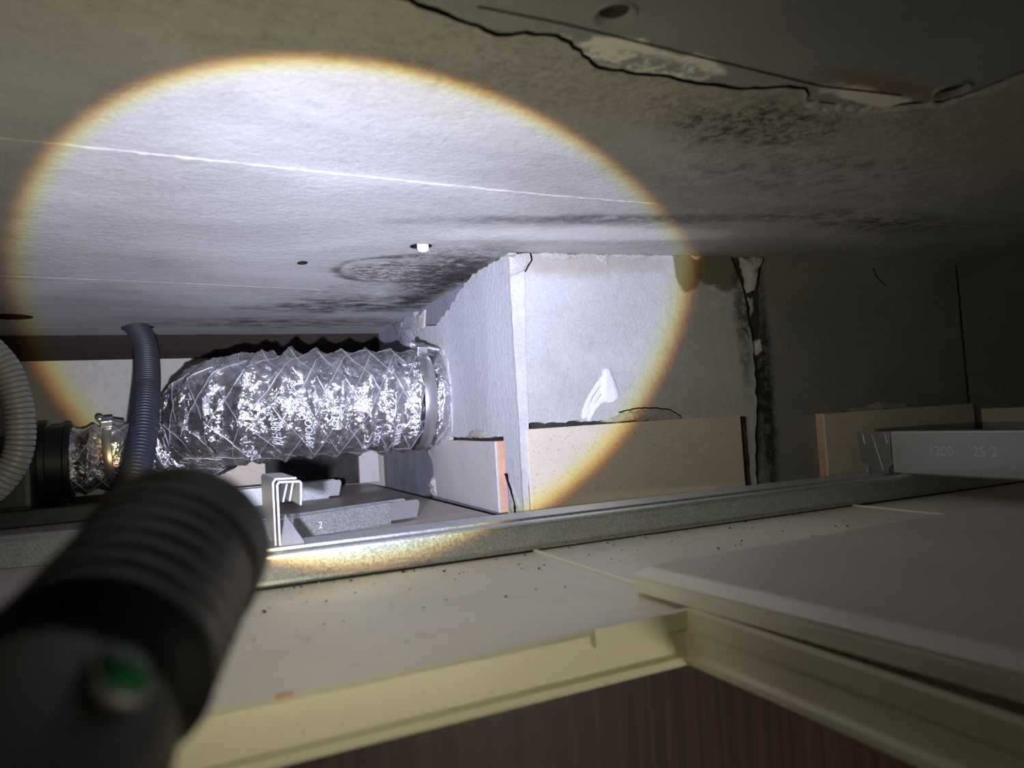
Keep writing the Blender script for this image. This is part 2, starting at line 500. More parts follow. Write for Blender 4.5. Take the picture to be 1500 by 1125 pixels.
M['adhesive_shade'] = plain('dark_adhesive_shade', (0.05, 0.048, 0.045), 0.95, spec=0.05, vary=0.3, bumpd=0.001)

def panel_mat(name, c, dusty=0.3):
    n = NT(name)
    col = n.mix(n.ramp(n.noise(7, 5, 0.6), 0.3, 0.7), tuple(x * 0.92 for x in c), c)
    col = n.mix(n.ramp(n.noise(60, 6, 0.7), 0.55, 0.72, 0, dusty), col, (0.30, 0.27, 0.23))
    col = n.mix(n.ramp(n.noise(500, 2, 0.5), 0.70, 0.75, 0, 0.45), col, (0.2, 0.17, 0.14))
    ro = n.ramp(n.noise(9, 4, 0.6), 0.35, 0.7, 0.38, 0.62)
    return n.out(col, ro, 0, n.bump(n.noise(200, 4), 0.00012), 0.4)
M['panel'] = panel_mat('white_plastic_panel', (0.85, 0.80, 0.64))
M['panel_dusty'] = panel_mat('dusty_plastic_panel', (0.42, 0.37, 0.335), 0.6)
M['lid'] = panel_mat('lid_plastic', (0.68, 0.64, 0.53), 0.10)
M['lid_rim'] = panel_mat('lid_rim_plastic', (0.84, 0.81, 0.67), 0.04)
M['cream'] = panel_mat('cream_plastic', (0.84, 0.78, 0.54), 0.03)
M['galv'] = galvanised('galvanised_steel')
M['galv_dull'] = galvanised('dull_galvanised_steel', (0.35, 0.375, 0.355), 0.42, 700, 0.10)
M['galv_clip'] = galvanised('bright_clip_steel', (0.60, 0.60, 0.62), 0.34, 900, 0.10)
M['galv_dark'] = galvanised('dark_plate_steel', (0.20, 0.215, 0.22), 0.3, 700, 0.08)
M['steel'] = plain('bare_steel', (0.62, 0.62, 0.64), 0.3, 0.9, bumpd=0.0002)
M['band'] = plain('clamp_band_steel', (0.50, 0.49, 0.50), 0.32, 0.85, vary=0.1)
M['grey_hose'] = plain('grey_conduit_plastic', (0.22, 0.22, 0.205), 0.45, vary=0.12)
M['blue_hose'] = plain('dark_blue_conduit_plastic', (0.022, 0.024, 0.038), 0.42, vary=0.12)
M['black'] = plain('black_plastic', (0.012, 0.012, 0.013), 0.45, vary=0.2)
M['torch'] = plain('black_anodised_metal', (0.022, 0.022, 0.022), 0.38, 0.3, vary=0.15, bumpd=0.0002, bs=900)
M['gap_shade'] = plain('gap_shade_black', (0.012, 0.012, 0.012), 0.55, 0.2)
M['torch_ring'] = plain('worn_switch_ring', (0.28, 0.27, 0.25), 0.5, 0.4)
M['green'] = plain('green_switch_rubber', (0.006, 0.16, 0.035), 0.5)
M['lens'] = plain('torch_lens_glass', (0.8, 0.85, 0.9), 0.1)
M['crumb_dark'] = plain('dark_grit', (0.05, 0.045, 0.04), 0.9, vary=0.4)
M['crumb_pale'] = plain('pale_plaster_crumbs', (0.75, 0.70, 0.58), 0.9, vary=0.2)
M['white'] = plain('white_plastic_plug', (0.85, 0.86, 0.88), 0.4)
M['ink_highlight'] = plain('white_print_highlight', (0.85, 0.85, 0.9), 0.4)
M['thread'] = plain('silver_thread', (0.66, 0.66, 0.70), 0.35, 0.5)

def foil_mat():
    n = NT('crinkled_aluminium_foil')
    w = n.noise(70, 5, 0.7, dist=1.0)
    warp = n.node('ShaderNodeVectorMath', operation='ADD')
    wn = n.node('ShaderNodeTexNoise'); wn.inputs['Scale'].default_value = 90; n.l.new(n.pos, wn.inputs['Vector'])
    sc_ = n.node('ShaderNodeVectorMath', operation='SCALE'); n.l.new(wn.outputs['Color'], sc_.inputs[0]); sc_.inputs['Scale'].default_value = 0.012
    n.l.new(n.pos, warp.inputs[0]); n.l.new(sc_.outputs[0], warp.inputs[1])
    nrm = n.bump(w, 0.003)
    for scale, k in ((120, 0.38), (300, 0.42), (800, 0.32)):          # crumpled facets, each tilted its own way
        v = n.node('ShaderNodeTexVoronoi'); v.inputs['Scale'].default_value = scale; n.l.new(warp.outputs[0], v.inputs['Vector'])
        c = n.node('ShaderNodeVectorMath', operation='SUBTRACT'); n.l.new(v.outputs['Color'], c.inputs[0]); c.inputs[1].default_value = (0.5, 0.5, 0.5)
        m = n.node('ShaderNodeVectorMath', operation='SCALE'); n.l.new(c.outputs[0], m.inputs[0]); m.inputs['Scale'].default_value = k
        ad = n.node('ShaderNodeVectorMath', operation='ADD'); n.l.new(nrm, ad.inputs[0]); n.l.new(m.outputs[0], ad.inputs[1])
        no = n.node('ShaderNodeVectorMath', operation='NORMALIZE'); n.l.new(ad.outputs[0], no.inputs[0]); nrm = no.outputs[0]
    col = n.mix(n.ramp(n.noise(60, 3), 0.4, 0.6), (0.60, 0.59, 0.61), (0.80, 0.80, 0.84))
    return n.out(col, n.ramp(w, 0.3, 0.7, 0.12, 0.27), 0.95, nrm, 0.5)
M['foil'] = foil_mat()

def wood_mat():
    n = NT('brown_wood_grain_laminate')
    g = n.noise(160, 4, 0.6, (1, 1, 0.012)); g2 = n.noise(25, 4, 0.6, (1, 1, 0.02))
    col = n.mix(n.ramp(g, 0.35, 0.65), (0.036, 0.016, 0.012), (0.066, 0.031, 0.023))
    col = n.mix(n.ramp(g2, 0.5, 0.7, 0, 0.6), col, (0.030, 0.013, 0.010))
    return n.out(col, 0.5, 0, None, 0.4)
M['wood'] = wood_mat()

# ================================================================== SETTING
XL, XR, YB, YN = -0.62, 0.84, 1.19, -0.42
def down(u, v, d): return Vector((u, v, ZC + d))

# --- slab: a dark backing, the rough concrete skin and the smooth soffit beyond the crack
bm = bmesh.new()
box(bm, (XL - 0.05, YN - 0.05, ZC + 0.012), (XR + 0.05, YB + 0.05, ZC + 0.10))
ceiling = struct(obj('ceiling', bm, M['dark_void']))
crack = [(XL, 0.15), (-0.25, 0.205), (-0.05, 0.228), (0.03, 0.2385), (0.0812, 0.242), (0.0887, 0.2449), (0.0974, 0.2467), (0.1113, 0.25), (0.1213, 0.254), (0.1315, 0.2484),
         (0.1444, 0.2463), (0.1602, 0.2542), (0.1747, 0.2638), (0.1915, 0.2644), (0.2125, 0.2618), (0.2337, 0.263), (0.2573, 0.2608), (0.2725, 0.2537),
         (0.2875, 0.2505), (0.3002, 0.261), (0.3225, 0.2601), (0.3492, 0.2563), (0.3579, 0.2466), (0.3753, 0.2395), (0.3807, 0.2213), (0.3816, 0.202),
         (0.45, 0.13), (0.60, 0.02), (XR, -0.12)]
crack_r = rag(crack, 0.0011, 0.004, 5)
rnd = random.Random(3)
def gap_at(x, k):
    g = 0.0022 + 0.0018 * noise.noise(Vector((x * 60, 3.1, k)))
    if x > 0.31: g *= 0.75
    if 0.30 < x < 0.325: g *= 0.3
    return max(0.0003, g)
edge_rough = [(x, y + 0.5 * gap_at(x, 1)) for x, y in crack_r]
edge_smooth = [(x, y - 0.5 * gap_at(x, 2)) for x, y in crack_r]
holes = [circle(0.1077, 0.6719, 0.0045, 14, 0.0075), circle(0.1965, 0.5915, 0.0095, 20), circle(-0.1771, 1.0063, 0.022, 24), circle(-0.0475, 1.097, 0.0205, 24)]
bm = bmesh.new()
plate(bm, edge_rough + [(XR, YB), (XL, YB)], holes, 0.0, 0.012, down)
rough = obj('rough_concrete_skin', bm, M['slab'], ceiling)
rough.data.materials.append(M['dark_void'])          # side faces darkened to paint the shade in crack and holes
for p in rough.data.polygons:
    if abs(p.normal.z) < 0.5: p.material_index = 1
rough['label'] = 'rough pale concrete underside with stains and a thin joint fin'
form_holes = [circle(0.1590, 0.2255, 0.0066, 24), circle(0.3657, 0.2276, 0.0066, 24)]
bm = bmesh.new()
plate(bm, [(XL, YN), (XR, YN)] + list(reversed(edge_smooth)), form_holes, 0.0005, 0.012, down)
smooth_s = obj('smooth_soffit', bm, M['soffit'], ceiling)
smooth_s['label'] = 'smooth darker grey soffit beyond the ragged crack'
for cx, cy in ((0.1590, 0.2255), (0.3657, 0.2276)):      # conical tie recesses with a low collar
    bm = bmesh.new()
    lathe(bm, [(0.0018, 0.0058), (0.0002, 0.0068), (-0.0009, 0.0084), (0.0006, 0.0094)], (cx, cy, ZC), (0, 0, 1), 32)
    hole = obj('tie_hole', bm, M['soffit'], ceiling, smooth=True, auto=50)
    bm = bmesh.new()
    lathe(bm, [(0.0112, 0.0), (0.0112, 0.0040), (0.0016, 0.0060)], (cx, cy, ZC), (0, 0, 1), 32)
    obj('hole_lining', bm, M['crackfill'], hole, smooth=True, auto=50)
# joint line scored in the soffit
bm = bmesh.new()
jl = [(0.1064, 0.2379), (0.1413, 0.2378), (0.2044, 0.2413), (0.2932, 0.2462), (0.345, 0.2405)]
for i in range(len(jl) - 1):
    a, b = Vector(jl[i]), Vector(jl[i + 1]); d = (b - a).normalized(); nn = Vector((-d.y, d.x)) * 0.00022
    plate(bm, [tuple(a - nn), tuple(b - nn), tuple(b + nn), tuple(a + nn)], [], -0.0003, 0.0006, down)
obj('form_joint', bm, M['crackfill'], ceiling)
# the long fin where two shutter boards met, and the faint line nearer the back
def fin(name, pts, w, h, mat, seed):
    rnd = random.Random(seed); bm = bmesh.new(); rows = []
    P = []
    for i in range(len(pts) - 1):
        a, b = Vector(pts[i]), Vector(pts[i + 1]); n = max(1, int((b - a).length / 0.004))
        P += [a.lerp(b, k / n) for k in range(n)]
    P.append(Vector(pts[-1]))
    for i, p in enumerate(P):
        ww = w * rnd.uniform(0.5, 1.3); hh = h * rnd.uniform(0.4, 1.3); j = rnd.uniform(-0.3, 0.3) * w
        rows.append([bm.verts.new((p.x, p.y + j - ww, ZC + 0.0005)), bm.verts.new((p.x, p.y + j, ZC - hh)), bm.verts.new((p.x, p.y + j + ww, ZC + 0.0005))])
    for i in range(len(rows) - 1):
        for k in range(2):
            bm.faces.new([rows[i][k], rows[i + 1][k], rows[i + 1][k + 1], rows[i][k + 1]])
    return obj(name, bm, mat, ceiling)
fin('concrete_fin', [(-0.40, 0.405), (-0.0176, 0.4224), (0.11, 0.429), (0.2378, 0.4341), (0.40, 0.432), (0.55, 0.428), (0.6655, 0.4223), (0.82, 0.418)], 0.0012, 0.0007, M['fin'], 1)
fin('concrete_fin', [(-0.20, 0.757), (-0.1261, 0.7656), (0.02, 0.782), (0.1547, 0.8028)], 0.0007, 0.0002, M['fin2'], 2)
for c, r, amt in (((-0.05, 0.50), 0.0, 0),): pass

for cx, cy, rx, ry in ((0.1077, 0.6719, 0.0045, 0.0075), (0.1965, 0.5915, 0.0095, 0.0095), (-0.1771, 1.0063, 0.022, 0.022)):
    bm = bmesh.new()
    plate(bm, circle(cx, cy, rx * 1.04, 24, ry * 1.04), [list(reversed(circle(cx, cy, rx * 0.97, 24, ry * 0.97)))], -0.0001, 0.0118, down)
    obj('hole_lining', bm, M['dark_void'], ceiling)

fin('mortar_ridge', [(0.298, 0.2635), (0.322, 0.2630), (0.350, 0.2590), (0.361, 0.2490), (0.3775, 0.2420), (0.3835, 0.2220), (0.3850, 0.2020), (0.45, 0.133), (0.60, 0.024)], 0.0034, 0.0020, M['mortar_pale'], 4)
fin('mortar_ridge', [(0.305, 0.2685), (0.330, 0.2690), (0.356, 0.2640), (0.372, 0.2550)], 0.0030, 0.0016, M['mortar'], 9)
# --- pier: core, then render skins that stand proud of it
def front(s, z, d): return Vector((0.2847 + s * 0.99345 + d * -0.1142, 0.60 - s * 0.1142 - d * 0.99345, z))   # d = towards the viewer
def left(s, z, d): return Vector((0.2847 + s * 0.0253 - d, 0.60 + s, z))
bm = bmesh.new()
core = [(0.2847 + 0.010, 0.612), (0.2847 + 0.556, 0.548), (0.90, 0.548), (0.90, YB + 0.05), (0.2847 + 0.0249, YB + 0.05)]
plate(bm, core, [], -0.06, ZC + 0.012, lambda u, v, d: Vector((u, v, d)))
pier = struct(obj('wall_pier', bm, M['core']))

def sX(x): return (x - 0.2847) / 0.99345
crL = [(0.5276, 0.2476), (0.5344, 0.2296), (0.5409, 0.208), (0.5432, 0.1863), (0.5465, 0.1574), (0.5473, 0.1286), (0.5451, 0.0858), (0.5411, 0.0505), (0.5384, 0.0)]
crR = [(0.5744, 0.2476), (0.5685, 0.2298), (0.5647, 0.2079), (0.5638, 0.1788), (0.5592, 0.1571), (0.5558, 0.1283), (0.5518, 0.0854), (0.5503, 0.0498), (0.5459, 0.0)]
crLr = rag([(sX(x), z) for x, z in crL], 0.0013, 0.006, 11)
crRr = rag([(sX(x), z) for x, z in crR], 0.0013, 0.006, 12)
# front skin: notch round the big tile, ragged top
topf = rag([(0.0, 0.2476), (0.03, 0.2472), (0.09, 0.2476), (0.14, 0.2470), (sX(0.5276), 0.2476)], 0.0007, 0.005, 13)
notch = rag([(sX(0.5372), 0.0), (sX(0.5372), 0.0795)], 0.0006, 0.006, 14) + rag([(sX(0.50), 0.0805), (sX(0.44), 0.0825), (sX(0.36), 0.0855), (sX(0.289), 0.0868)], 0.0011, 0.004, 15) + rag([(sX(0.2885), 0.086), (sX(0.2885), 0.0)], 0.0005, 0.01, 16)
outl = topf + crLr[1:] + notch + [(0.0, 0.0)]
bm = bmesh.new()
plate(bm, outl, [], -0.013, 0.0, front)
obj('front_render', bm, M['render'], pier)['label'] = 'grey brushed cement render on the pier front'
bm = bmesh.new()
plate(bm, [(0.0, 0.0), (sX(0.54), 0.0), (sX(0.54), 0.10), (0.0, 0.10)], [], -0.013, -0.0095, front)
obj('tile_adhesive_shade', bm, M['adhesive_shade'], pier)
# corner bead: a slightly proud strip up the corner
bm = bmesh.new()
cb = rag([(-0.0005, 0.0), (-0.0005, 0.225)], 0.0004, 0.01, 17) + rag([(0.0145, 0.232), (0.0110, 0.15), (0.0085, 0.08), (0.0062, 0.045), (0.004, 0.0)], 0.0006, 0.008, 18)
plate(bm, cb, [], -0.004, 0.0011, front)
obj('corner_bead', bm, M['bead'], pier)
# broken plaster chunk at the head of the corner and a chip along the top
def lump(name, outline, d0, h, to3, mat, parent, seed, rough_=0.0012, step=0.004, rise=None):
    """low irregular lump standing on a face"""
    ol = rag(outline, rough_, step, seed, closed=True)
    c = Vector((sum(p[0] for p in ol) / len(ol), sum(p[1] for p in ol) / len(ol)))
    bm = bmesh.new(); rings = []
    for f, hh in ((1.0, 0.0), (0.94, 0.55), (0.75, 0.85), (0.4, 1.0)):
        ring = []
        for i, p in enumerate(ol):
            q = c + (Vector(p) - c) * f
            k = hh * h * (1 + 0.45 * noise.noise(Vector((q.x * 130, q.y * 130, seed)))) if hh else -0.001
            ring.append(bm.verts.new(to3(q.x, q.y, d0 + k)))
        rings.append(ring)
    ctr = bm.verts.new(to3(c.x, c.y, d0 + h))
    n = len(ol)
    for a, b in zip(rings, rings[1:]):
        for i in range(n): bm.faces.new([a[i], a[(i + 1) % n], b[(i + 1) % n], b[i]])
    for i in range(n): bm.faces.new([rings[-1][i], rings[-1][(i + 1) % n], ctr])
    return obj(name, bm, mat, parent, smooth=True, auto=40)
lump('plaster_chunk', [(-0.002, 0.2440), (0.010, 0.2465), (0.0205, 0.2470), (0.0215, 0.2400), (0.0135, 0.2300), (-0.001, 0.2250)], 0.001, 0.0042, front, M['mortar_pale'], pier, 21)
bm = bmesh.new()
arc = [(0.008, 0.2478), (0.0225, 0.2476), (0.0235, 0.2405), (0.0155, 0.2290), (0.0145, 0.2300), (0.0212, 0.2398), (0.0203, 0.2455), (0.008, 0.2462)]
plate(bm, rag(arc, 0.0003, 0.003, 22, True), [], -0.002, 0.0004, front)
obj('crack', bm, M['dark_void'], pier)
for k, (a_, b_, hh) in enumerate(((0.030, 0.085, 0.006), (0.088, 0.105, 0.009), (0.108, 0.150, 0.005), (0.196, 0.212, 0.005))):
    lump('mortar_lump', [(a_, 0.2474), (b_, 0.2474), (b_ - 0.004, 0.2474 - hh * 0.6), ((a_ + b_) / 2, 0.2474 - hh), (a_ + 0.004, 0.2474 - hh * 0.7)], -0.0004, 0.0022, front, M['mortar'], pier, 70 + k, 0.0012, 0.003)
lump('plaster_chip', [(0.098, 0.2400), (0.1015, 0.2425), (0.103, 0.2390), (0.1005, 0.2360)], -0.0004, 0.0012, front, M['render'], pier, 23, 0.0006, 0.002)
# mortar lump over the big tile with its crack
lump('mortar_lump', [(0.0835, 0.0838), (0.102, 0.0906), (0.1245, 0.0935), (0.1435, 0.0925), (0.1625, 0.0892), (0.1715, 0.0825), (0.1710, 0.0800)], -0.002, 0.0042, front, M['mortar'], pier, 24)
bm = bmesh.new()
cr = rag([(0.103, 0.0912), (0.125, 0.0942), (0.144, 0.0933), (0.160, 0.0905), (0.172, 0.0830)], 0.0004, 0.003, 25)
plate(bm, cr + [(x - 0.0003, z + 0.0013) for x, z in reversed(cr)], [], -0.001, 0.0008, front)
obj('crack', bm, M['dark_void'], pier)
# white dab of caulk
def cxz(l): return [(sX(x), z) for x, z in l]
lump('caulk_dab', cxz([(0.3735, 0.1345), (0.3765, 0.1362), (0.3800, 0.1345), (0.3850, 0.1230), (0.3885, 0.1110), (0.3870, 0.1050), (0.3815, 0.1015), (0.3760, 0.1012), (0.3700, 0.1060), (0.3700, 0.1200)]), 0.0, 0.0030, front, M['caulk'], pier, 26, 0.0003, 0.003)
for k, pts in enumerate(([(0.3775, 0.1340), (0.3700, 0.1270), (0.3600, 0.1150), (0.3530, 0.1050), (0.3485, 0.0960), (0.3470, 0.0870), (0.3500, 0.0865), (0.3520, 0.0950), (0.3580, 0.1060), (0.3680, 0.1180), (0.3780, 0.1290)],
                         [(0.3780, 0.1180), (0.3690, 0.1090), (0.3590, 0.0985), (0.3540, 0.0900), (0.3525, 0.0850), (0.3550, 0.0850), (0.3600, 0.0940), (0.3690, 0.1010), (0.3790, 0.1050)],
                         [(0.3760, 0.1260), (0.3660, 0.1140), (0.3570, 0.1020), (0.3520, 0.0930), (0.3500, 0.0870), (0.3530, 0.0880), (0.3580, 0.0960), (0.3670, 0.1080), (0.3770, 0.1190)])):
    lump('caulk_smear', cxz(pts), 0.0, (0.0012, 0.0010, 0.0005)[k], front, M['caulk'], pier, 27 + 40 * k, 0.0004, 0.003)
# side skin: ragged upper edge, hole round the duct
lo = rag([(0.0, 0.2476), (0.06, 0.2474), (0.10, 0.2470), (0.14, 0.2380), (0.175, 0.2255), (0.205, 0.2190), (0.23, 0.2130), (0.262, 0.2150), (0.30, 0.2160), (0.325, 0.2140), (0.345, 0.2100), (0.358, 0.195), (0.352, 0.16), (0.335, 0.08), (0.29, 0.05), (0.278, 0.035), (0.285, 0.018), (0.272, 0.0)], 0.0018, 0.0045, 31)
bm = bmesh.new()
nl = [(0.262, 0.0), (0.262, 0.0715)] + rag([(0.262, 0.0722), (0.20, 0.0745), (0.12, 0.0742), (0.0395, 0.0755)], 0.0008, 0.004, 32) + [(0.0395, 0.0), (0.0, 0.0)]
plate(bm, lo + nl, [], -0.010, 0.0, left)
obj('side_render', bm, M['render_left'], pier)['label'] = 'pale side render with a ragged broken edge round the duct'
bm = bmesh.new()
plate(bm, [(0.03, 0.0), (0.27, 0.0), (0.27, 0.09), (0.03, 0.09)], [], -0.010, -0.0075, left)
obj('tile_adhesive_shade', bm, M['adhesive_shade'], pier)
lump('mortar_lump', [(0.1495, 0.0738), (0.1305, 0.0815), (0.109, 0.0836), (0.0854, 0.0805), (0.0749, 0.0738)], -0.001, 0.003, left, M['mortar'], pier, 33)
lump('mortar_chunk', [(0.037, 0.0420), (0.022, 0.0300), (0.005, 0.0100), (0.003, 0.0), (0.038, 0.0)], -0.003, 0.0045, left, M['mortar_pale'], pier, 34)
bm = bmesh.new()
cr = rag([(0.0365, 0.0395), (0.027, 0.026), (0.018, 0.014), (0.0185, 0.0)], 0.0006, 0.003, 35)
plate(bm, cr + [(s - 0.0016, z) for s, z in reversed(cr)], [], -0.004, 0.0028, left)
obj('crack', bm, M['dark_void'], pier)
lump('mortar_chunk', [(0.255, 0.0280), (0.285, 0.0200), (0.298, 0.0085), (0.288, 0.0), (0.252, 0.0)], -0.006, 0.012, left, M['mortar_pale'], pier, 36, 0.0022, 0.004)
# ring of mortar where the duct goes through, and rough lumps in the broken head behind the skin
bm = bmesh.new()
ring_o = rag(circle(0.250, 0.116, 0.069, 20, 0.071), 0.004, 0.006, 37, True)
ring_o = [(max(0.19, s), z) for s, z in ring_o]
plate(bm, [(p[0], p[1] + 0.005) for p in ring_o], [], -0.004, 0.0016, left)
obj('mortar_collar', bm, M['mortar_pale'], pier, smooth=False)
lump('mortar_lump', [(0.34, 0.247), (0.47, 0.247), (0.44, 0.226), (0.40, 0.205), (0.36, 0.205), (0.33, 0.228)], -0.010, 0.010, left, M['core'], pier, 38, 0.004, 0.006)
lump('mortar_lump', [(0.30, 0.243), (0.37, 0.240), (0.372, 0.215), (0.35, 0.203), (0.31, 0.215)], -0.010, 0.006, left, M['mortar'], pier, 39, 0.003, 0.006)

# --- wall to the right of the pier
bm = bmesh.new()
s_end = sX(0.8374)
plate(bm, list(reversed(crRr)) + [(s_end, 0.2476), (s_end, 0.0)], [], -0.013, 0.0, front)
wall_far = struct(obj('wall_far', bm, M['wall_dark']))
bm = bmesh.new()
plate(bm, [(sX(0.524), -0.03), (sX(0.58), -0.03), (sX(0.58), 0.2476), (sX(0.518), 0.2476)], [], -0.016, -0.0075, front)
obj('crack_filling', bm, M['crackfill'], wall_far)
lump('filler_foam', cxz([(0.5420, 0.2474), (0.5700, 0.2474), (0.5660, 0.2400), (0.5610, 0.2300), (0.5560, 0.2110), (0.5490, 0.2090), (0.5450, 0.2297)]), -0.006, 0.0085, front, M['foam'], wall_far, 41, 0.0018, 0.004)
lump('filler_foam', cxz([(0.5516, 0.1573), (0.5590, 0.1606), (0.5605, 0.1461), (0.5545, 0.1428)]), -0.007, 0.006, front, M['foam'], wall_far, 42, 0.001, 0.003)
lump('filler_foam', cxz([(0.5500, 0.2060), (0.5570, 0.2060), (0.5570, 0.1900), (0.5520, 0.1850)]), -0.009, 0.004, front, M['mortar'], wall_far, 43, 0.0015, 0.003)
lump('mortar_lump', cxz([(0.6518, 0.0776), (0.6899, 0.0838), (0.7093, 0.0859), (0.7479, 0.0815), (0.7622, 0.0745), (0.7083, 0.0768)]), 0.0, 0.004, front, M['mortar'], wall_far, 44)
bm = bmesh.new()
cr = rag(cxz([(0.7137, 0.2369), (0.7175, 0.2268), (0.7292, 0.2167)]), 0.0005, 0.002, 45)
plate(bm, cr + [(s + 0.0014, z + 0.0005) for s, z in reversed(cr)], [], -0.001, 0.0003, front)
obj('crack', bm, M['dark_void'], wall_far)
# --- right, back and left walls
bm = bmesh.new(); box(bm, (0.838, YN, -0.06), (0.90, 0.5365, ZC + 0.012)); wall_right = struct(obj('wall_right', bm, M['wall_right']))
bm = bmesh.new()
cr = rag([(0.5345, 0.24), (0.5340, 0.18), (0.5345, 0.12), (0.534, 0.06)], 0.0008, 0.004, 46)
plate(bm, cr + [(s + 0.002, z) for s, z in reversed(cr)], [], -0.001, 0.0006, lambda s, z, d: Vector((0.838 - d, s, z)))
obj('crack', bm, M['dark_void'], wall_right)
bm = bmesh.new(); box(bm, (XL, YB, -0.06), (0.31, YB + 0.05, ZC + 0.012)); wall_back = struct(obj('wall_back', bm, M['board']))
bm = bmesh.new(); box(bm, (XL - 0.05, YN, -0.06), (XL, YB + 0.05, ZC + 0.012)); struct(obj('wall_left', bm, M['board']))
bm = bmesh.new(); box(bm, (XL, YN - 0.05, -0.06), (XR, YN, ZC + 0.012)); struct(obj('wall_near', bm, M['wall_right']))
bm = bevbox((XL, YB - 0.012, 0.2125), (0.3085, YB, ZC), 0.0015); struct(obj('trim_1', bm, M['brown_wood']))

bm = bmesh.new(); box(bm, (0.119, YB - 0.006, 0.0), (0.263, YB, 0.078)); obj('tile_adhesive_shade', bm, M['adhesive_shade'], wall_back)['label'] = 'dark plate standing in for shade low on the back wall'  # plate added in a dark colour for the shade between the tiles
# --- bathroom below: wood-grain door seen down through the hatch
bm = bmesh.new(); box(bm, (-0.55, 0.44, -2.05), (1.30, 0.475, -0.03)); door = struct(obj('door_1', bm, M['wood']))
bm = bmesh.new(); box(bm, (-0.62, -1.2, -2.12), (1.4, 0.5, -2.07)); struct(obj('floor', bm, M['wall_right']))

# ================================================================== TILES LEFT ON THE WALLS
def tile(name, label, s0, s1, z0, z1, d0, d1, to3, glaze, group=None, edge_seed=1):
    base = to3((s0 + s1) / 2, z0, d0)
    t = thing(name, label, 'tile', base, group)
    bm = bmesh.new()
    top = rag([(s1, z1), (s0, z1)], 0.0004, 0.006, edge_seed)
    plate(bm, [(s0, z0), (s1, z0)] + top, [], d0, d1 - 0.0022, to3)
    obj('clay_body', bm, M['terracotta'], t)
    bm = bmesh.new()
    k = 0.0009
    sm, zm = (s0 + s1) / 2, (z0 + z1) / 2
    def ring(ins, d): return [(s0 + ins, z0 + ins), (s1 - ins, z0 + ins), (s1 - ins, z1 - ins), (s0 + ins, z1 - ins)], d
    rows = []
    for ins, d in ((0, d1 - 0.0022), (0, d1 - k), (k * 0.35, d1 - k * 0.35), (k, d1)):
        rows.append([bm.verts.new(to3(p[0], p[1], d)) for p in ring(ins, d)[0]])
    for a, b in zip(rows, rows[1:]):
        for i in range(4): bm.faces.new([a[i], a[(i + 1) % 4], b[(i + 1) % 4], b[i]])
    bm.faces.new(rows[-1]); bm.faces.new(list(reversed(rows[0])))
    obj('glaze', bm, glaze, t)
    return t
tile('ceramic_tile', 'long cream wall tile with speckled glaze at the foot of the pier front', sX(0.2905), sX(0.5235), 0.0, 0.0815, -0.009, 0.0025, front, M['glaze'], 'cream tiles left at the foot of the walls', 51)
tile('ceramic_tile', 'small pale tile with orange clay edge on the pier side under the duct', 0.052, 0.258, 0.0, 0.0705, -0.0072, 0.0045, left, M['glaze_left'], 'cream tiles left at the foot of the walls', 52)
tile('ceramic_tile', 'dim tile with orange left edge behind the steel hanger plate', sX(0.6190), sX(0.8320), 0.0, 0.0770, 0.0003, 0.0125, front, M['glaze'], 'cream tiles left at the foot of the walls', 53)
rightw = lambda s, z, d: Vector((0.838 - d, s, z))
tile('ceramic_tile', 'dark tile on the side wall at the far right edge above the steel channel', 0.32, 0.516, 0.0, 0.0705, 0.0003, 0.010, rightw, M['glaze'], 'cream tiles left at the foot of the walls', 54)
backw = lambda s, z, d: Vector((s, YB - d, z))
tile('ceramic_tile', 'beige tile low on the back wall under the bend of the duct', -0.02, 0.118, 0.0, 0.062, 0.0003, 0.010, backw, M['glaze'], 'cream tiles left at the foot of the walls', 55)
tile('ceramic_tile', 'narrow cut tile with orange edge in the back corner beside the pier', 0.264, 0.2975, 0.0, 0.075, 0.0003, 0.012, backw, M['glaze_left'], 'cream tiles left at the foot of the walls', 56)

# ================================================================== CEILING PANELS OF THE BATHROOM
def panel(label, outline, mat, holes=(), z0=-0.0035, z1=0.0, group='plastic bathroom ceiling panels'):
    bm = bmesh.new()
    plate(bm, outline, holes, z0, z1, lambda u, v, d: Vector((u, v, d)))
    es = [e for e in bm.edges if len(e.link_faces) == 2 and e.calc_face_angle(0) > 1.2]
    bmesh.ops.bevel(bm, geom=es, offset=0.0015, segments=2, affect='EDGES', profile=0.6)
    o = obj('plastic_board', bm, mat, origin=(outline[0][0], outline[0][1], 0))
    return tag(o, label, 'board', group)
def rect(x0, y0, x1, y1): return [(x0, y0), (x1, y0), (x1, y1), (x0, y1)]
HX0, HX1, HY0, HY1 = -0.072, 0.2025, -0.06, 0.2655
panel('white plastic ceiling panel cut out round the hatch opening', rect(-0.081, YN + 0.01, 0.2165, 0.470), M['panel'], [list(reversed(rect(HX0 - 0.0024, HY0 - 0.0024, HX1 + 0.0052, HY1 + 0.0024)))])
panel_b = panel('white plastic ceiling panel with dark grit, partly under the loose lid', rect(0.2175, YN + 0.01, 0.5145, 0.470), M['panel'], z1=0.0006, z0=-0.003)
panel_c = panel('far right ceiling panel in the shadow of the big steel channel', rect(0.5155, YN + 0.01, 0.832, 0.470), M['panel'])
panel('ceiling panel at the far left edge behind the torch', rect(-0.38, YN + 0.01, -0.082, 0.470), M['panel'])
panel('dusty brown ceiling panel behind the long runner below the duct', rect(-0.081, 0.4715, 0.2165, 1.172), M['panel_dusty'])
panel('dusty panel strip ending against the small pier tile', rect(0.2175, 0.4715, 0.2715, 1.172), M['panel_dusty'])
panel('dusty ceiling panel carrying the black fan', rect(-0.38, 0.4715, -0.082, 1.172), M['panel_dusty'])
panel('strip of ceiling panel between the runner and the long cream tile', rect(0.2875, 0.4715, 0.832, 0.520), M['panel_dusty'])

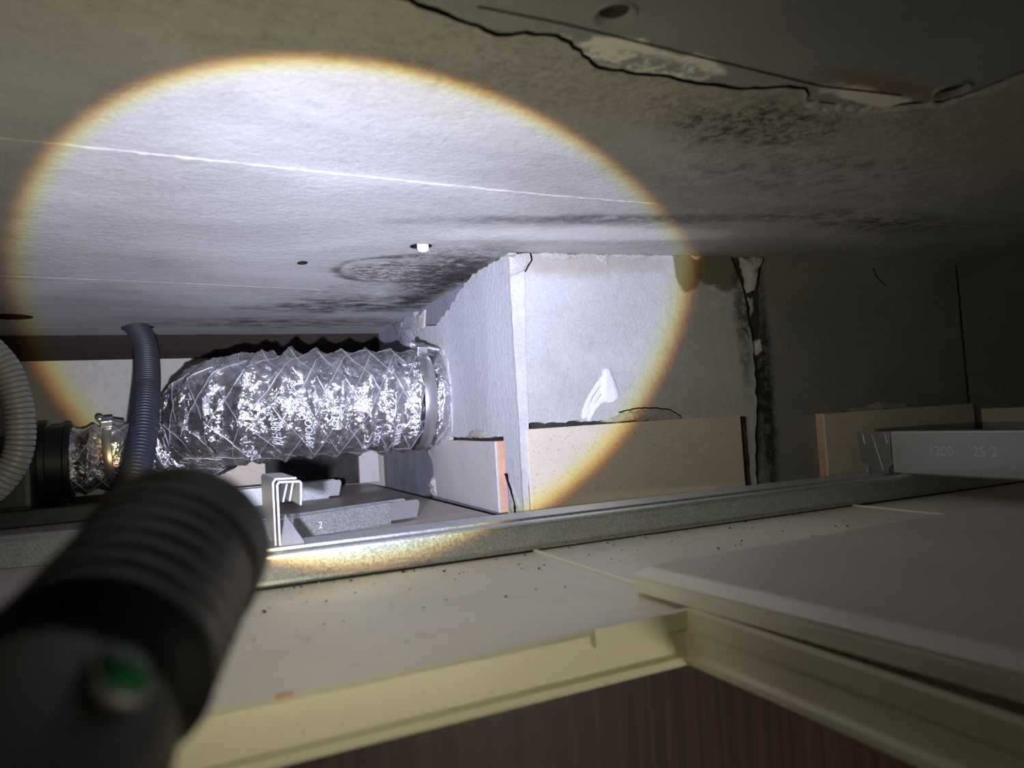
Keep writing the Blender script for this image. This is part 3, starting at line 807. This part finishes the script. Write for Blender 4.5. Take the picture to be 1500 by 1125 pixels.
for x, p in ((0.2175, panel_b), (0.5155, panel_c)):       # added pale lip standing in for the bevel highlight at the joint
    bm = bmesh.new()
    extrude_profile(bm, [(0.0, -0.003), (0.0, 0.0012), (0.0006, 0.0018), (0.0026, 0.0018), (0.0036, 0.0010), (0.0040, -0.003)], (x - 0.0003, YN + 0.01, 0), (x - 0.0003, 0.470, 0), Vector((1, 0, 0)))
    obj('highlight_lip', bm, M['lid_rim'], p)
# ================================================================== HATCH FRAME AND LID
fr = thing('access_surround', 'cream plastic frame lining the access hatch opening', 'frame', (HX0, HY1, 0))
def frame_sweep(prof):
    """prof = [(outward, z)] swept round the hatch with mitred corners"""
    bm = bmesh.new(); rows = []
    for o_, z in prof:
        rows.append([bm.verts.new((x, y, z)) for x, y in ((HX0 - o_, HY0 - o_), (HX1 + o_, HY0 - o_), (HX1 + o_, HY1 + o_), (HX0 - o_, HY1 + o_))])
    n = len(rows)
    for i in range(n):
        a, b = rows[i], rows[(i + 1) % n]
        for k in range(4):
            j = (k + 1) % 4
            bm.faces.new([a[k], a[j], b[j], b[k]])
    return bm
prof = [(0.0000, 0.0012), (0.0022, 0.0020), (0.0022, 0.0008), (0.0012, -0.0036), (0.0012, -0.0180), (0.0012, -0.0198), (-0.0030, -0.0205), (-0.0042, -0.0190), (-0.0037, -0.0165), (-0.0012, -0.0150), (-0.0010, -0.0142), (-0.0010, 0.0000)]
bm = frame_sweep(prof)
fsurf = obj('frame_lining', bm, M['cream'], fr, smooth=True, auto=35)
# raised corner angle: flange along the far edge from x=0.155 and down the right edge
bm = bmesh.new()
cor = [(0.1535, HY1 - 0.0036), (HX1 - 0.0016, HY1 - 0.0036), (HX1 - 0.0016, HY0), (HX1 + 0.0040, HY0), (HX1 + 0.0040, HY1 - 0.0030), (HX1 + 0.0010, HY1 - 0.0002), (0.1540, HY1 - 0.0002)]
plate(bm, cor, [], -0.0046, 0.0034, lambda u, v, d: Vector((u, v, d)))
es = [e for e in bm.edges if len(e.link_faces) == 2 and e.calc_face_angle(0) > 0.5]
bmesh.ops.bevel(bm, geom=es, offset=0.0007, segments=2, affect='EDGES')
obj('corner_flange', bm, M['cream'], fr, smooth=True, auto=30)
bm = bmesh.new(); box(bm, (0.0265, HY1 + 0.0003, -0.0016), (0.0325, HY1 + 0.0022, 0.0024))
obj('brown_spacer', bm, M['terracotta'], fr)['label'] = 'small brown spacer wedged on the frame edge'

ld = thing('hatch_board', 'loose square hatch lid lying on the panels at the right', 'lid', (0.207, 0.313, 0.0))
LW, LD_, LT = 0.288, 0.30, 0.0125
tilt = Matrix.Translation((0.2045, 0.3115, 0.0015)) @ Matrix.Rotation(math.radians(-1.6), 4, 'X') @ Matrix.Rotation(math.radians(0.4), 4, 'Z')
def lid_ring(bm, ins, z, r):
    x0, x1, y0, y1 = ins, LW - ins, -LD_ + ins, -ins
    pts = []
    for cx, cy, a0 in ((x1 - r, y1 - r, 0), (x0 + r, y1 - r, 90), (x0 + r, y0 + r, 180), (x1 - r, y0 + r, 270)):
        for k in range(5):
            a = math.radians(a0 + k * 22.5)
            pts.append((cx + r * math.cos(a), cy + r * math.sin(a)))
    return [bm.verts.new(tilt @ Vector((p[0], p[1], z))) for p in pts]
def loft(rings, cap0=True, cap1=True):
    pass
bm = bmesh.new()
rr = [lid_ring(bm, i, z, r) for i, z, r in ((0.0016, 0.0, 0.004), (0.0002, 0.0008, 0.005), (0.0, 0.0012, 0.005), (0.0, 0.0070, 0.005), (0.0012, 0.0074, 0.005), (0.0012, 0.0084, 0.005), (0.0002, 0.0088, 0.005), (0.0052, 0.0119, 0.005), (0.0068, 0.0125, 0.005))]
n = len(rr[0])
for a, b in zip(rr, rr[1:]):
    for i in range(n): bm.faces.new([a[i], a[(i + 1) % n], b[(i + 1) % n], b[i]])
bm.faces.new(list(reversed(rr[0])))
bm.faces.new(rr[-1])
lr = obj('lid_rim', bm, M['lid_rim'], ld, smooth=True, auto=35)
bm = bmesh.new()
rr = [lid_ring(bm, i, z, r) for i, z, r in ((0.0066, 0.0120, 0.005), (0.0070, 0.0127, 0.005), (0.0076, 0.0129, 0.005))]
for a, b in zip(rr, rr[1:]):
    for i in range(n): bm.faces.new([a[i], a[(i + 1) % n], b[(i + 1) % n], b[i]])
bm.faces.new(rr[-1]); bm.faces.new(list(reversed(rr[0])))
obj('lid_plate', bm, M['lid'], ld)['label'] = 'flat greyish lid face'

# ================================================================== STEEL CHANNELS
def straight(p, q):
    d = (Vector(q) - Vector(p)); d.z = 0; d.normalize()
    return Vector((-d.y, d.x, 0))       # to the left of travel: away from the viewer when p is left of q
# long runner in front
A0, A1 = Vector((-0.035, 0.4560, 0.0)), Vector((0.83, 0.4215, 0.0))
side = straight(A0, A1)
t = 0.0009
run = thing('steel_runner', 'long galvanised ceiling runner crossing the scene in front of the pier', 'channel', (0.1, 0.452, 0.0), 'galvanised steel channels above the ceiling')
fr_line = [(0.0115, 0.0190), (0.0120, 0.0206), (0.0015, 0.0206), (0.0002, 0.0196), (0.0, 0.0180), (0.0006, 0.0050), (0.0, 0.0030), (0.0012, 0.0016), (0.0550, 0.0016), (0.0562, 0.0030), (0.0562, 0.0185), (0.0550, 0.0203), (0.0545, 0.0206), (0.0235, 0.0206), (0.0230, 0.0190)]
bm = bmesh.new()
extrude_profile(bm, sheet_profile(list(reversed(fr_line)), -t), A0, A1, side)
obj('channel_web', bm, M['galv'], run)
bm = bmesh.new()
extrude_profile(bm, [(0.0015, -0.0008), (0.0545, -0.0008), (0.0545, 0.0017), (0.0015, 0.0017)], A0 + Vector((0, 0, 0.001)), A1 + Vector((0, 0, 0.001)), side)  # black strip put in for the shaded gap below the runner
obj('gap_shade_strip', bm, M['gap_shade'], run)['label'] = 'black strip painting the shade in the gap under the runner'

def c_bar(label, p, q, w, h, mat, tab=None, writing=()):
    """small channel lying on the panels: front wall, lips, optional rounded end tab"""
    p, q = Vector(p), Vector(q); side = straight(p, q); d = (q - p).normalized()
    b = thing('steel_bar', label, 'channel', p, 'galvanised steel channels above the ceiling')
    ln = [(w * 0.32, h - 0.002), (w * 0.33, h), (0.001, h), (0.0, h - 0.001), (0.0, 0.001), (0.001, 0.0), (w - 0.001, 0.0), (w, 0.001), (w, h - 0.001), (w - 0.001, h), (w * 0.66, h), (w * 0.65, h - 0.002)]
    bm = bmesh.new()
    extrude_profile(bm, sheet_profile(list(reversed(ln)), -0.0007), p, q, side)
    obj('channel_web', bm, mat, b)
    if tab:
        ext, hh = tab
        bm = bmesh.new()
        pr = [(-0.004, 0.003), (ext, 0.003)] + [(ext + 0.0 + 0.004 * math.sin(math.radians(a)), hh - 0.004 + 0.004 * math.cos(math.radians(a))) for a in (90, 60, 30, 0)] + [(-0.004, hh)]
        for off in (0.0008, w - 0.0018):
            plate(bm, pr, [], off, off + 0.001, lambda u, v, dd: q + d * u + Vector((0, 0, v)) + side * dd)
        plate(bm, [(-0.004, 0.0018), (ext, 0.0018), (ext, w - 0.0018), (-0.004, w - 0.0018)], [], hh - 0.001 - 0.0135, hh - 0.0135, lambda u, v, dd: q + d * u + side * v + Vector((0, 0, dd + 0.003)))
        obj('end_tab', bm, M['galv_clip'], b)
    for s, at_, size in writing:
        vs, fs = text_tris(s, size)
        bm = bmesh.new()
        bv = [bm.verts.new(p + d * (at_ + x) + Vector((0, 0, h * 0.5 + y)) - side * 0.00025) for x, y in vs]
        for f in fs: bm.faces.new([bv[i] for i in f])
        obj('stamped_number', bm, M['ink_highlight'], b)  # stamp coloured white to paint the highlight on its embossing
    return b
c_bar('short bar stamped 86 and 2 lying behind the bent clip', (-0.06, 0.590, 0.0), (0.1765, 0.6655, 0.0), 0.026, 0.0200, M['galv'], (0.030, 0.0195), [('86', 0.135, 0.0085), ('2', 0.176, 0.0085)])
c_bar('far bar under the bend of the duct near the back wall', (-0.05, 0.955, 0.0), (0.176, 0.975, 0.0), 0.026, 0.0240, M['galv'], (0.014, 0.0235))

c_bar('wide bar at the far left edge in front of the black fan', (-0.33, 0.725, 0.0), (-0.015, 0.650, 0.0), 0.050, 0.0206, M['galv'])
# bent clip standing on the runner
cl = thing('hanger_clip', 'bent galvanised clip standing on the runner under the duct', 'clip', (0.058, 0.478, 0.0215))
y0, y1 = 0.474, 0.546
wallp = [(y0, 0.0222), (y0, 0.0605), (y1, 0.0605), (y1, 0.0400), (y0 + 0.030, 0.0300), (y0 + 0.009, 0.0222)]
bm = bmesh.new()
plate(bm, wallp, [], 0.0, 0.0009, lambda u, v, d: Vector((0.0535 + d, u, v)))
extrude_profile(bm, sheet_profile([(0.0536, 0.0600), (0.0548, 0.0622), (0.0680, 0.0615), (0.0690, 0.0600), (0.0682, 0.0460)], -0.0009), (0, y0, 0), (-0.0005, y1, 0), Vector((1, 0, 0)))
obj('outer_bend', bm, M['galv_clip'], cl)
bm = bmesh.new()
plate(bm, [(u + 0.002 if u < y1 else u, v if v < 0.05 else v + 0.0015) for u, v in wallp], [], 0.0, 0.0007, lambda u, v, d: Vector((0.0513 + d, u, v)))
extrude_profile(bm, sheet_profile([(0.0514, 0.0618), (0.0530, 0.0640), (0.0660, 0.0636)], -0.0007), (0, y0 + 0.002, 0), (-0.0005, y1, 0), Vector((1, 0, 0)))
obj('inner_bend', bm, M['galv_clip'], cl)
for x0_, x1_ in ((0.0600, 0.0572), (0.0636, 0.0612)):
    bm = bmesh.new()
    extrude_profile(bm, sheet_profile([(x0_, 0.0600), (x1_, 0.0490)], 0.0007), (0, y0 + 0.004, 0), (0, y0 + 0.03, 0), Vector((1, 0, 0)))
    obj('spring_lip', bm, M['galv_clip'], cl)
bm = bmesh.new()
vs = [bm.verts.new(v) for v in ((0.0545, y0 + 0.001, 0.0216), (0.0690, y0 + 0.001, 0.0216), (0.0600, y0 + 0.018, 0.0385), (0.0545, y0 + 0.002, 0.0226), (0.0690, y0 + 0.002, 0.0226), (0.0600, y0 + 0.019, 0.0395))]
for f in ((0, 1, 2), (3, 5, 4), (0, 3, 4, 1), (1, 4, 5, 2), (2, 5, 3, 0)): bm.faces.new([vs[i] for i in f])
obj('foot', bm, M['galv_clip'], cl)

# heavy carrying channel at the right, running towards the viewer
cc = thing('carrying_channel', 'heavy galvanised channel stamped 1200 resting on the runner at the right edge', 'channel', (0.5875, 0.449, 0.0207), 'galvanised steel channels above the ceiling')
ln = [(0.0130, 0.0600), (0.0015, 0.0600), (0.0003, 0.0594), (0.0, 0.0580), (0.0, 0.0225), (0.0003, 0.0212), (0.0015, 0.0207), (0.0130, 0.0207)]
bm = bmesh.new()
extrude_profile(bm, sheet_profile(ln, 0.0012), (0.5875, 0.449, 0), (0.5875, -0.36, 0), Vector((1, 0, 0)))
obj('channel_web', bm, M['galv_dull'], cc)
for s, yy in (('1200', 0.402), ('25 2', 0.366)):
    vs, fs = text_tris(s, 0.0115)
    bm = bmesh.new()
    bv = [bm.verts.new((0.58725, yy - x, 0.0425 + y)) for x, y in vs]
    for f in fs: bm.faces.new([bv[i] for i in f])
    obj('stamped_number', bm, M['galv'], cc)
hp = thing('hanger_plate', 'thin steel plate with three pressed ribs at the end of the carrying channel', 'bracket', (0.588, 0.465, 0.0207))
bm = bmesh.new()
pl = [(0.4500, 0.0595), (0.4855, 0.0592), (0.4830, 0.0300), (0.4745, 0.0290), (0.4745, 0.0212), (0.4545, 0.0212), (0.4545, 0.0265), (0.4500, 0.0290), (0.4510, 0.0400)]
plate(bm, pl, [], 0.0, 0.0010, lambda u, v, d: Vector((0.5882 + d, u, v)))
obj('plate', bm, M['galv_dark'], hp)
for (ya, za, yb, zb) in ((0.4790, 0.0570, 0.4775, 0.0475), (0.4680, 0.0540, 0.4600, 0.0240), (0.4550, 0.0570, 0.4535, 0.0480)):
    path, _ = spline([(0.5880, ya + 0.002, za + 0.001), (0.5878, ya, za), (0.5878, (ya + yb) / 2, (za + zb) / 2), (0.5880, yb, zb)], 0.001)
    bm = sweep(bmesh.new(), path, 0.0006, 8); obj('pressed_rib', bm, M['galv_clip'], hp, smooth=True)
bm = bmesh.new(); box(bm, (0.5850, 0.4735, 0.0207), (0.5895, 0.4760, 0.0262)); obj('lug', bm, M['galv_dull'], hp)

# ================================================================== FOIL DUCT
duct = thing('foil_duct', 'large crinkled silver flexible duct from the pier to the black fan', 'duct', (0.16, 0.85, 0.056))
dpath, DL = spline([(-0.128, 1.075, 0.072), (-0.075, 1.075, 0.074), (-0.018, 1.063, 0.082), (0.026, 1.030, 0.100), (0.038, 0.975, 0.116), (0.052, 0.911, 0.1210), (0.095, 0.868, 0.1215), (0.160, 0.853, 0.1225), (0.225, 0.849, 0.1225), (0.2915, 0.848, 0.1215)], 0.0015)
ND = len(dpath); dT, dN, dB = frames(dpath); SEG = 132; PITCH = 0.0275
def d_rad(i):
    f = i / (ND - 1)
    k = min(1, max(0, (f - 0.10) / 0.22)); k = k * k * (3 - 2 * k)
    return 0.0435 + (0.0622 - 0.0435) * k
def d_disp(s, phi, c):
    """radial offset of the foil: pleats between the wire turns and crumples"""
    ph = (s / PITCH + phi / (2 * PI)) % 1.0
    dist = min(ph, 1 - ph)
    pleat = 0.0022 * math.exp(-(dist / 0.07) ** 2) - 0.0040 * (0.5 - 0.5 * math.cos(2 * PI * ph)) + 0.0012 * (ph - 0.5)
    f = s / DL
    amp = 0.9 if f < 0.9 else 0.9
    w = noise.noise(c * 55) * 0.0016 + abs(noise.noise(c * 130 + Vector((7, 3, 1)))) * 0.0022 + noise.noise(c * 300) * 0.0006
    mid = math.exp(-((f - 0.68) / 0.10) ** 2)
    top = max(0, math.cos(phi))
    pleat += mid * top * 0.0045 * (0.5 + 0.5 * math.cos(2 * PI * ph * 1.0)) * (0.6 + noise.noise(c * 40))
    pleat -= 0.003 * math.exp(-((s - (DL - 0.027)) / 0.008) ** 2)
    pleat -= 0.002 * math.exp(-((s - 0.048) / 0.006) ** 2)
    return pleat + (w - 0.0008) * amp
def d_pt(s, phi, off=0.0):
    x = min(max(s / DL, 0), 1) * (ND - 1); i = min(int(x), ND - 2); f = x - i
    p = dpath[i].lerp(dpath[i + 1], f); N = dN[i].lerp(dN[i + 1], f); B = dB[i].lerp(dB[i + 1], f)
    d = N * math.cos(phi) + B * math.sin(phi); r = d_rad(i)
    c = p + d * r
    return c + d * (d_disp(s, phi, c) + off)
bm = bmesh.new(); rings = []
for i in range(ND):
    s = DL * i / (ND - 1)
    rings.append([bm.verts.new(d_pt(s, 2 * PI * k / SEG)) for k in range(SEG)])
for a, b in zip(rings, rings[1:]):
    for k in range(SEG): bm.faces.new([a[k], a[(k + 1) % SEG], b[(k + 1) % SEG], b[k]])
obj('foil_skin', bm, M['foil'], duct, smooth=True)
TP = 0.185
for sgn in (1, -1):
    for k in range(7):
        pts = []
        n = int(DL / 0.0022)
        for i in range(n + 1):
            s = DL * i / n
            pts.append(d_pt(s, sgn * 2 * PI * s / TP + 2 * PI * k / 7 + (0.3 if sgn > 0 else 0), 0.0003))
        bm = sweep(bmesh.new(), pts, 0.0003, 5)
        obj('reinforcing_thread', bm, M['thread'], duct, smooth=True)
# printed lettering runs round the duct
def wrap_text(s, size, s_at, phi_at):
    vs, fs = text_tris(s, size); bm = bmesh.new()
    i = int(s_at / DL * (ND - 1)); R = d_rad(i)
    bv = [bm.verts.new(d_pt(s_at - y, phi_at - x / R, 0.0010)) for x, y in vs]
    for f in fs: bm.faces.new([bv[q] for q in f])
    obj('printed_lettering', bm, M['ink_highlight'], duct)

for s_, size, back, ph in (('X·KF', 0.0098, 0.0985, 118), ('1OOT·Y', 0.0108, 0.0865, 116), ('88·KHIO', 0.0110, 0.0625, 118), ('HOO', 0.0098, 0.0425, 104),
                           ('88·HOO', 0.0100, 0.1570, 104), ('1OT·X', 0.0098, 0.1300, 88), ('OOC·1', 0.0115, 0.2050, 122), ('KIH·88', 0.0098, 0.1830, 100)):
    wrap_text(s_, size, DL - back, math.radians(ph))

# clamps
def clamp(name, label, s_at, width, grow, screw_dir, parent_label=None):
    c = d_pt(s_at, 0) ; i = int(s_at / DL * (ND - 1)); p = dpath[i]; ax = dT[i]; R = d_rad(i) + grow
    bm = bmesh.new()
    lathe(bm, [(-width / 2, R - 0.001), (-width / 2, R), (-width / 2 + 0.001, R + 0.0006), (width / 2 - 0.001, R + 0.0006), (width / 2, R), (width / 2, R - 0.001)], p, ax, 72, closed=True)
    cl = obj(name, bm, M['band'], duct, smooth=True, auto=40); cl['label'] = label
    front_dir = Vector((0, -1, 0))
    sd = (Vector(screw_dir) - ax * Vector(screw_dir).dot(ax)).normalized(); tn = ax.cross(sd)
    base = p + sd * (R + 0.0005)
    Mx = Matrix((( *tn, 0), (*ax, 0), (*sd, 0), (0, 0, 0, 1))).transposed(); Mx.translation = base
    obj('screw_housing', bevbox((-0.010, -0.0068, -0.0005), (0.010, 0.0068, 0.0085), 0.0016, Mx), M['steel'], cl)
    bm = bmesh.new()
    lathe(bm, [(-0.012, 0.0), (-0.012, 0.0048), (-0.008, 0.0048), (-0.008, 0.0028), (0.024, 0.0028), (0.024, 0.0)], base + sd * 0.0068, ax * 0.80 + front_dir * 0.55 - sd * 0.25, 16)
    obj('screw', bm, M['steel'], cl, smooth=True, auto=40)
    return cl, base, tn, sd, ax
near_clamp = clamp('hose_clamp', 'wide steel hose clamp tightening the duct end at the pier', DL - 0.027, 0.0145, -0.0005, (0.0, -0.42, 1))
clamp('hose_clamp', 'small steel hose clamp on the duct end at the black fan', 0.048, 0.011, 0.0002, (0.2, -0.35, 1))
# torn flap of tape and foil beside the clamp screw
_, base, tn, sd, ax = near_clamp
bm = bmesh.new(); g = []
rnd = random.Random(8)
for i in range(9):
    row = []
    for j in range(6):
        u, v = i / 8, j / 5
        q = base + ax * (-0.002 + 0.030 * u) + Vector((0, -1, 0)) * (0.024 * (v - 0.35) * (1 - 0.35 * u)) + sd * (0.0005 - 0.010 * u * v - 0.004 * v)
        q += Vector((noise.noise(q * 150), noise.noise(q * 150 + Vector((5, 0, 0))), noise.noise(q * 150 + Vector((0, 9, 0))))) * 0.0035
        row.append(bm.verts.new(q))
    g.append(row)
for i in range(8):
    for j in range(5): bm.faces.new([g[i][j], g[i + 1][j], g[i + 1][j + 1], g[i][j + 1]])
bmesh.ops.solidify(bm, geom=list(bm.faces), thickness=0.0008)
obj('torn_tape', bm, M['mortar_pale'], duct, smooth=True, auto=60)['label'] = 'crumpled grey tape at the duct end'

# ================================================================== FAN
fan = thing('exhaust_fan', 'black plastic exhaust fan box in the dark back left corner', 'fan', (-0.25, 1.08, 0.0202))
obj('housing', bevbox((-0.40, 0.985, 0.0202), (-0.158, 1.165, 0.104), 0.006), M['black'], fan)
mb = bevbox((-0.39, 1.000, 0.0), (-0.055, 1.165, 0.020), 0.002)
tag(obj('mounting_board', mb, M['black'], origin=(-0.22, 1.08, 0.0)), 'black board lying under the exhaust fan', 'board')
bm = bmesh.new()
lathe(bm, [(-0.004, 0.030), (-0.004, 0.051), (0.004, 0.051), (0.005, 0.0462), (0.022, 0.0462), (0.024, 0.049), (0.029, 0.049), (0.030, 0.046), (0.030, 0.040), (-0.004, 0.040)], (-0.156, 1.075, 0.072), (1, 0, 0), 56)
obj('outlet_collar', bm, M['black'], fan, smooth=True, auto=40)
for yy in (1.02, 1.06, 1.10):
    bm = bmesh.new(); box(bm, (-0.39, yy, 0.1035), (-0.17, yy + 0.004, 0.1075)); obj('top_rib', bm, M['black'], fan)

# ================================================================== CORRUGATED CONDUITS
def conduit(name, label, pts, r, pitch, depth, mat, smooth_to=0.0):
    path, L = spline(pts, pitch / 12)
    n = len(path)
    def rad(i, a):
        s = L * i / (n - 1)
        if s < smooth_to: return r * 0.98
        ph = (s / pitch) % 1.0
        k = 0.5 + 0.5 * math.tanh(6 * math.cos(2 * PI * ph) + 4.6)
        return r - depth * (1 - k)
    bm = sweep(bmesh.new(), path, rad, 22)
    o = obj(name, bm, mat, origin=path[-1], smooth=True, auto=50)
    return tag(o, label, 'conduit', 'corrugated conduits'), path, L
grey, gp, gL = conduit('corrugated_conduit', 'grey corrugated conduit looping out of the left edge', [(-0.215, 0.665, 0.246), (-0.175, 0.66, 0.218), (-0.1445, 0.66, 0.186), (-0.1245, 0.66, 0.163), (-0.1160, 0.66, 0.1437), (-0.1115, 0.66, 0.115), (-0.1150, 0.66, 0.0853), (-0.134, 0.66, 0.060), (-0.170, 0.66, 0.045), (-0.21, 0.66, 0.030), (-0.25, 0.66, 0.012)], 0.0102, 0.0040, 0.0014, M['grey_hose'], 0.083)
conduit('corrugated_conduit', 'dark blue corrugated conduit hanging from a hole in the slab', [(-0.0640, 1.125, 0.262), (-0.0500, 1.088, 0.2476), (-0.0375, 1.025, 0.215), (-0.0335, 0.955, 0.172), (-0.0345, 0.890, 0.128), (-0.0385, 0.845, 0.085), (-0.047, 0.81, 0.046), (-0.062, 0.785, 0.016)], 0.0145, 0.0048, 0.0013, M['blue_hose'])
# printed marks on the plain stretch of the grey conduit
gT, gN, gB = frames(gp)
vs, fs = text_tris('CD 16 ~', 0.0075)
bm = bmesh.new()
def g_pt(s, u):
    i = min(len(gp) - 1, max(0, int(s / gL * (len(gp) - 1))))
    view = (Vector((0, 0, 0.094)) - gp[i]); view = (view - gT[i] * view.dot(gT[i])).normalized(); tn = gT[i].cross(view)
    a = u / 0.0112
    return gp[i] + (view * math.cos(a) + tn * math.sin(a)) * 0.0114
# ================================================================== SMALL THINGS ON THE SLAB
plug = thing('plastic_plug', 'white plastic plug sticking out of a hole in the slab', 'plug', (0.1985, 0.592, ZC))
bm = bmesh.new()
lathe(bm, [(0.010, 0.0), (0.010, 0.0042), (-0.0020, 0.0046), (-0.0034, 0.0046), (-0.0040, 0.0040), (-0.0040, 0.0018), (-0.001, 0.0016), (-0.001, 0.0)], (0.1985, 0.592, ZC), (0.05, 0.1, 1), 24)
obj('plug_body', bm, M['white'], plug, smooth=True, auto=40)
for k in range(4):
    a = k * PI / 2 + 0.4
    Mx = Matrix.Translation((0.1985, 0.592, ZC)) @ Matrix.Rotation(a, 4, 'Z')
    bm = bmesh.new(); box(bm, (0.0040, -0.0007, -0.0030), (0.0062, 0.0007, 0.008), Mx); obj('fin', bm, M['white'], plug)

# grit and crumbs along the runner
def crumbs(name, label, n, mat, seed, where, rmin, rmax):
    rnd = random.Random(seed); bm = bmesh.new()
    for _ in range(n):
        x, y, z = where(rnd); r = rnd.uniform(rmin, rmax) * rnd.uniform(0.6, 1.4)
        vs = [bm.verts.new((x + r * rnd.uniform(.6, 1.3) * a, y + r * rnd.uniform(.6, 1.3) * b, z + r * (0.5 + c * 0.7))) for a, b, c in ((1, 0, 0), (-1, 0, 0), (0, 1, 0), (0, -1, 0), (0, 0, 1), (0, 0, -0.7))]
        for f in ((0, 2, 4), (2, 1, 4), (1, 3, 4), (3, 0, 4), (2, 0, 5), (1, 2, 5), (3, 1, 5), (0, 3, 5)): bm.faces.new([vs[i] for i in f])
    o = obj(name, bm, mat, origin=(0.2, 0.43, 0.0))
    tag(o, label, 'debris'); return stuff(o)
def yfront(x): return 0.4745 + (x + 0.5) * (0.4215 - 0.4745) / 1.33
def w_dark(r):
    x = r.uniform(0.0, 0.50); k = r.random()
    y = yfront(x) - 0.004 - (r.random() ** 2) * 0.11
    if x > 0.2: y = max(y, 0.322)
    return x, y, 0.0006 if 0.2175 < x < 0.5145 else 0.0
def w_pale(r):
    x = r.uniform(-0.02, 0.34); y = yfront(x) - 0.002 - (r.random() ** 3) * 0.03
    return x, y, 0.0006 if x > 0.2175 else 0.0
crumbs('dark_grit', 'dark grit scattered on the white panels in front of the runner', 120, M['crumb_dark'], 5, w_dark, 0.0003, 0.0010)
crumbs('plaster_crumbs', 'pale plaster crumbs along the foot of the long runner', 170, M['crumb_pale'], 6, w_pale, 0.0003, 0.0009)

# ================================================================== TORCH
tor = thing('flashlight', 'black metal torch with ribbed head pointing its beam up at the slab', 'flashlight', TORCH_FACE - TORCH_AXIS * 0.10)
AX = -TORCH_AXIS     # profiles run backwards from the lens face
_lathe = lathe
def lathe(bm, prof, origin, axis, seg=64, **kw):      # the torch is a little slimmer than its drawing
    k = 1.27 if axis is AX else 1.0
    return _lathe(bm, [(q * k, r * 0.89) for q, r in prof], origin, axis, seg, **kw)
def knurl(i, k): return 0.00035 if (k + i) % 2 else 0.0
bm = bmesh.new()
lathe(bm, [(0.0, 0.0140), (-0.0006, 0.0148), (0.0, 0.0166), (0.001, 0.0172)] + [(0.0016 + 0.0009 * i, 0.0170) for i in range(8)] + [(0.0092, 0.0172), (0.0098, 0.0166), (0.0098, 0.0135)], TORCH_FACE, AX, 120, closed=True, mod=lambda i, k: knurl(i, k) if 4 <= i <= 11 else 0)
obj('bezel', bm, M['torch'], tor, smooth=True, auto=30)
pr = [(0.0096, 0.0150)]
for i in range(5):
    t0 = 0.0100 + i * 0.0036
    pr += [(t0, 0.0156), (t0 + 0.0004, 0.0167), (t0 + 0.0021, 0.0167), (t0 + 0.0026, 0.0156)]
pr += [(0.0280, 0.0156), (0.0284, 0.0166), (0.0302, 0.0169), (0.0312, 0.0164), (0.0330, 0.0140), (0.0345, 0.0132)]
bm = bmesh.new(); lathe(bm, pr, TORCH_FACE, AX, 96)
obj('finned_head', bm, M['torch'], tor, smooth=True, auto=35)
bm = bmesh.new(); lathe(bm, [(0.0097, 0.0), (0.0097, 0.0134), (0.0112, 0.0134), (0.0112, 0.0)], TORCH_FACE, AX, 48)
obj('lens', bm, M['lens'], tor)
bm = bmesh.new(); lathe(bm, [(0.033, 0.0), (0.033, 0.0132), (0.0375, 0.0132), (0.0385, 0.0150), (0.040, 0.0154), (0.106, 0.0154), (0.108, 0.0148), (0.108, 0.0)], TORCH_FACE, AX, 96)
obj('body_tube', bm, M['torch'], tor, smooth=True, auto=35)
# switch on the side turned to the camera
ts = 0.0530
pc = TORCH_FACE + AX * ts
view = Vector((0, 0, H_CAM)) - pc; view = (view - AX * view.dot(AX)).normalized()
sdir = (Matrix.Rotation(math.radians(-8), 3, AX) @ view)
bm = bmesh.new(); lathe(bm, [(-0.002, 0.0045), (0.0005, 0.0045), (0.0010, 0.0040), (0.0010, 0.0034), (-0.002, 0.0034)], pc + sdir * 0.0137, sdir, 40, closed=True)
obj('switch_ring', bm, M['torch_ring'], tor, smooth=True, auto=40)
bm = bmesh.new(); lathe(bm, [(-0.002, 0.0), (-0.002, 0.0034), (0.0008, 0.0034), (0.0016, 0.0026), (0.0019, 0.0012), (0.0019, 0.0)], pc + sdir * 0.0137, sdir, 32)
obj('switch_button', bm, M['green'], tor, smooth=True, auto=60)['label'] = 'green rubber switch button'
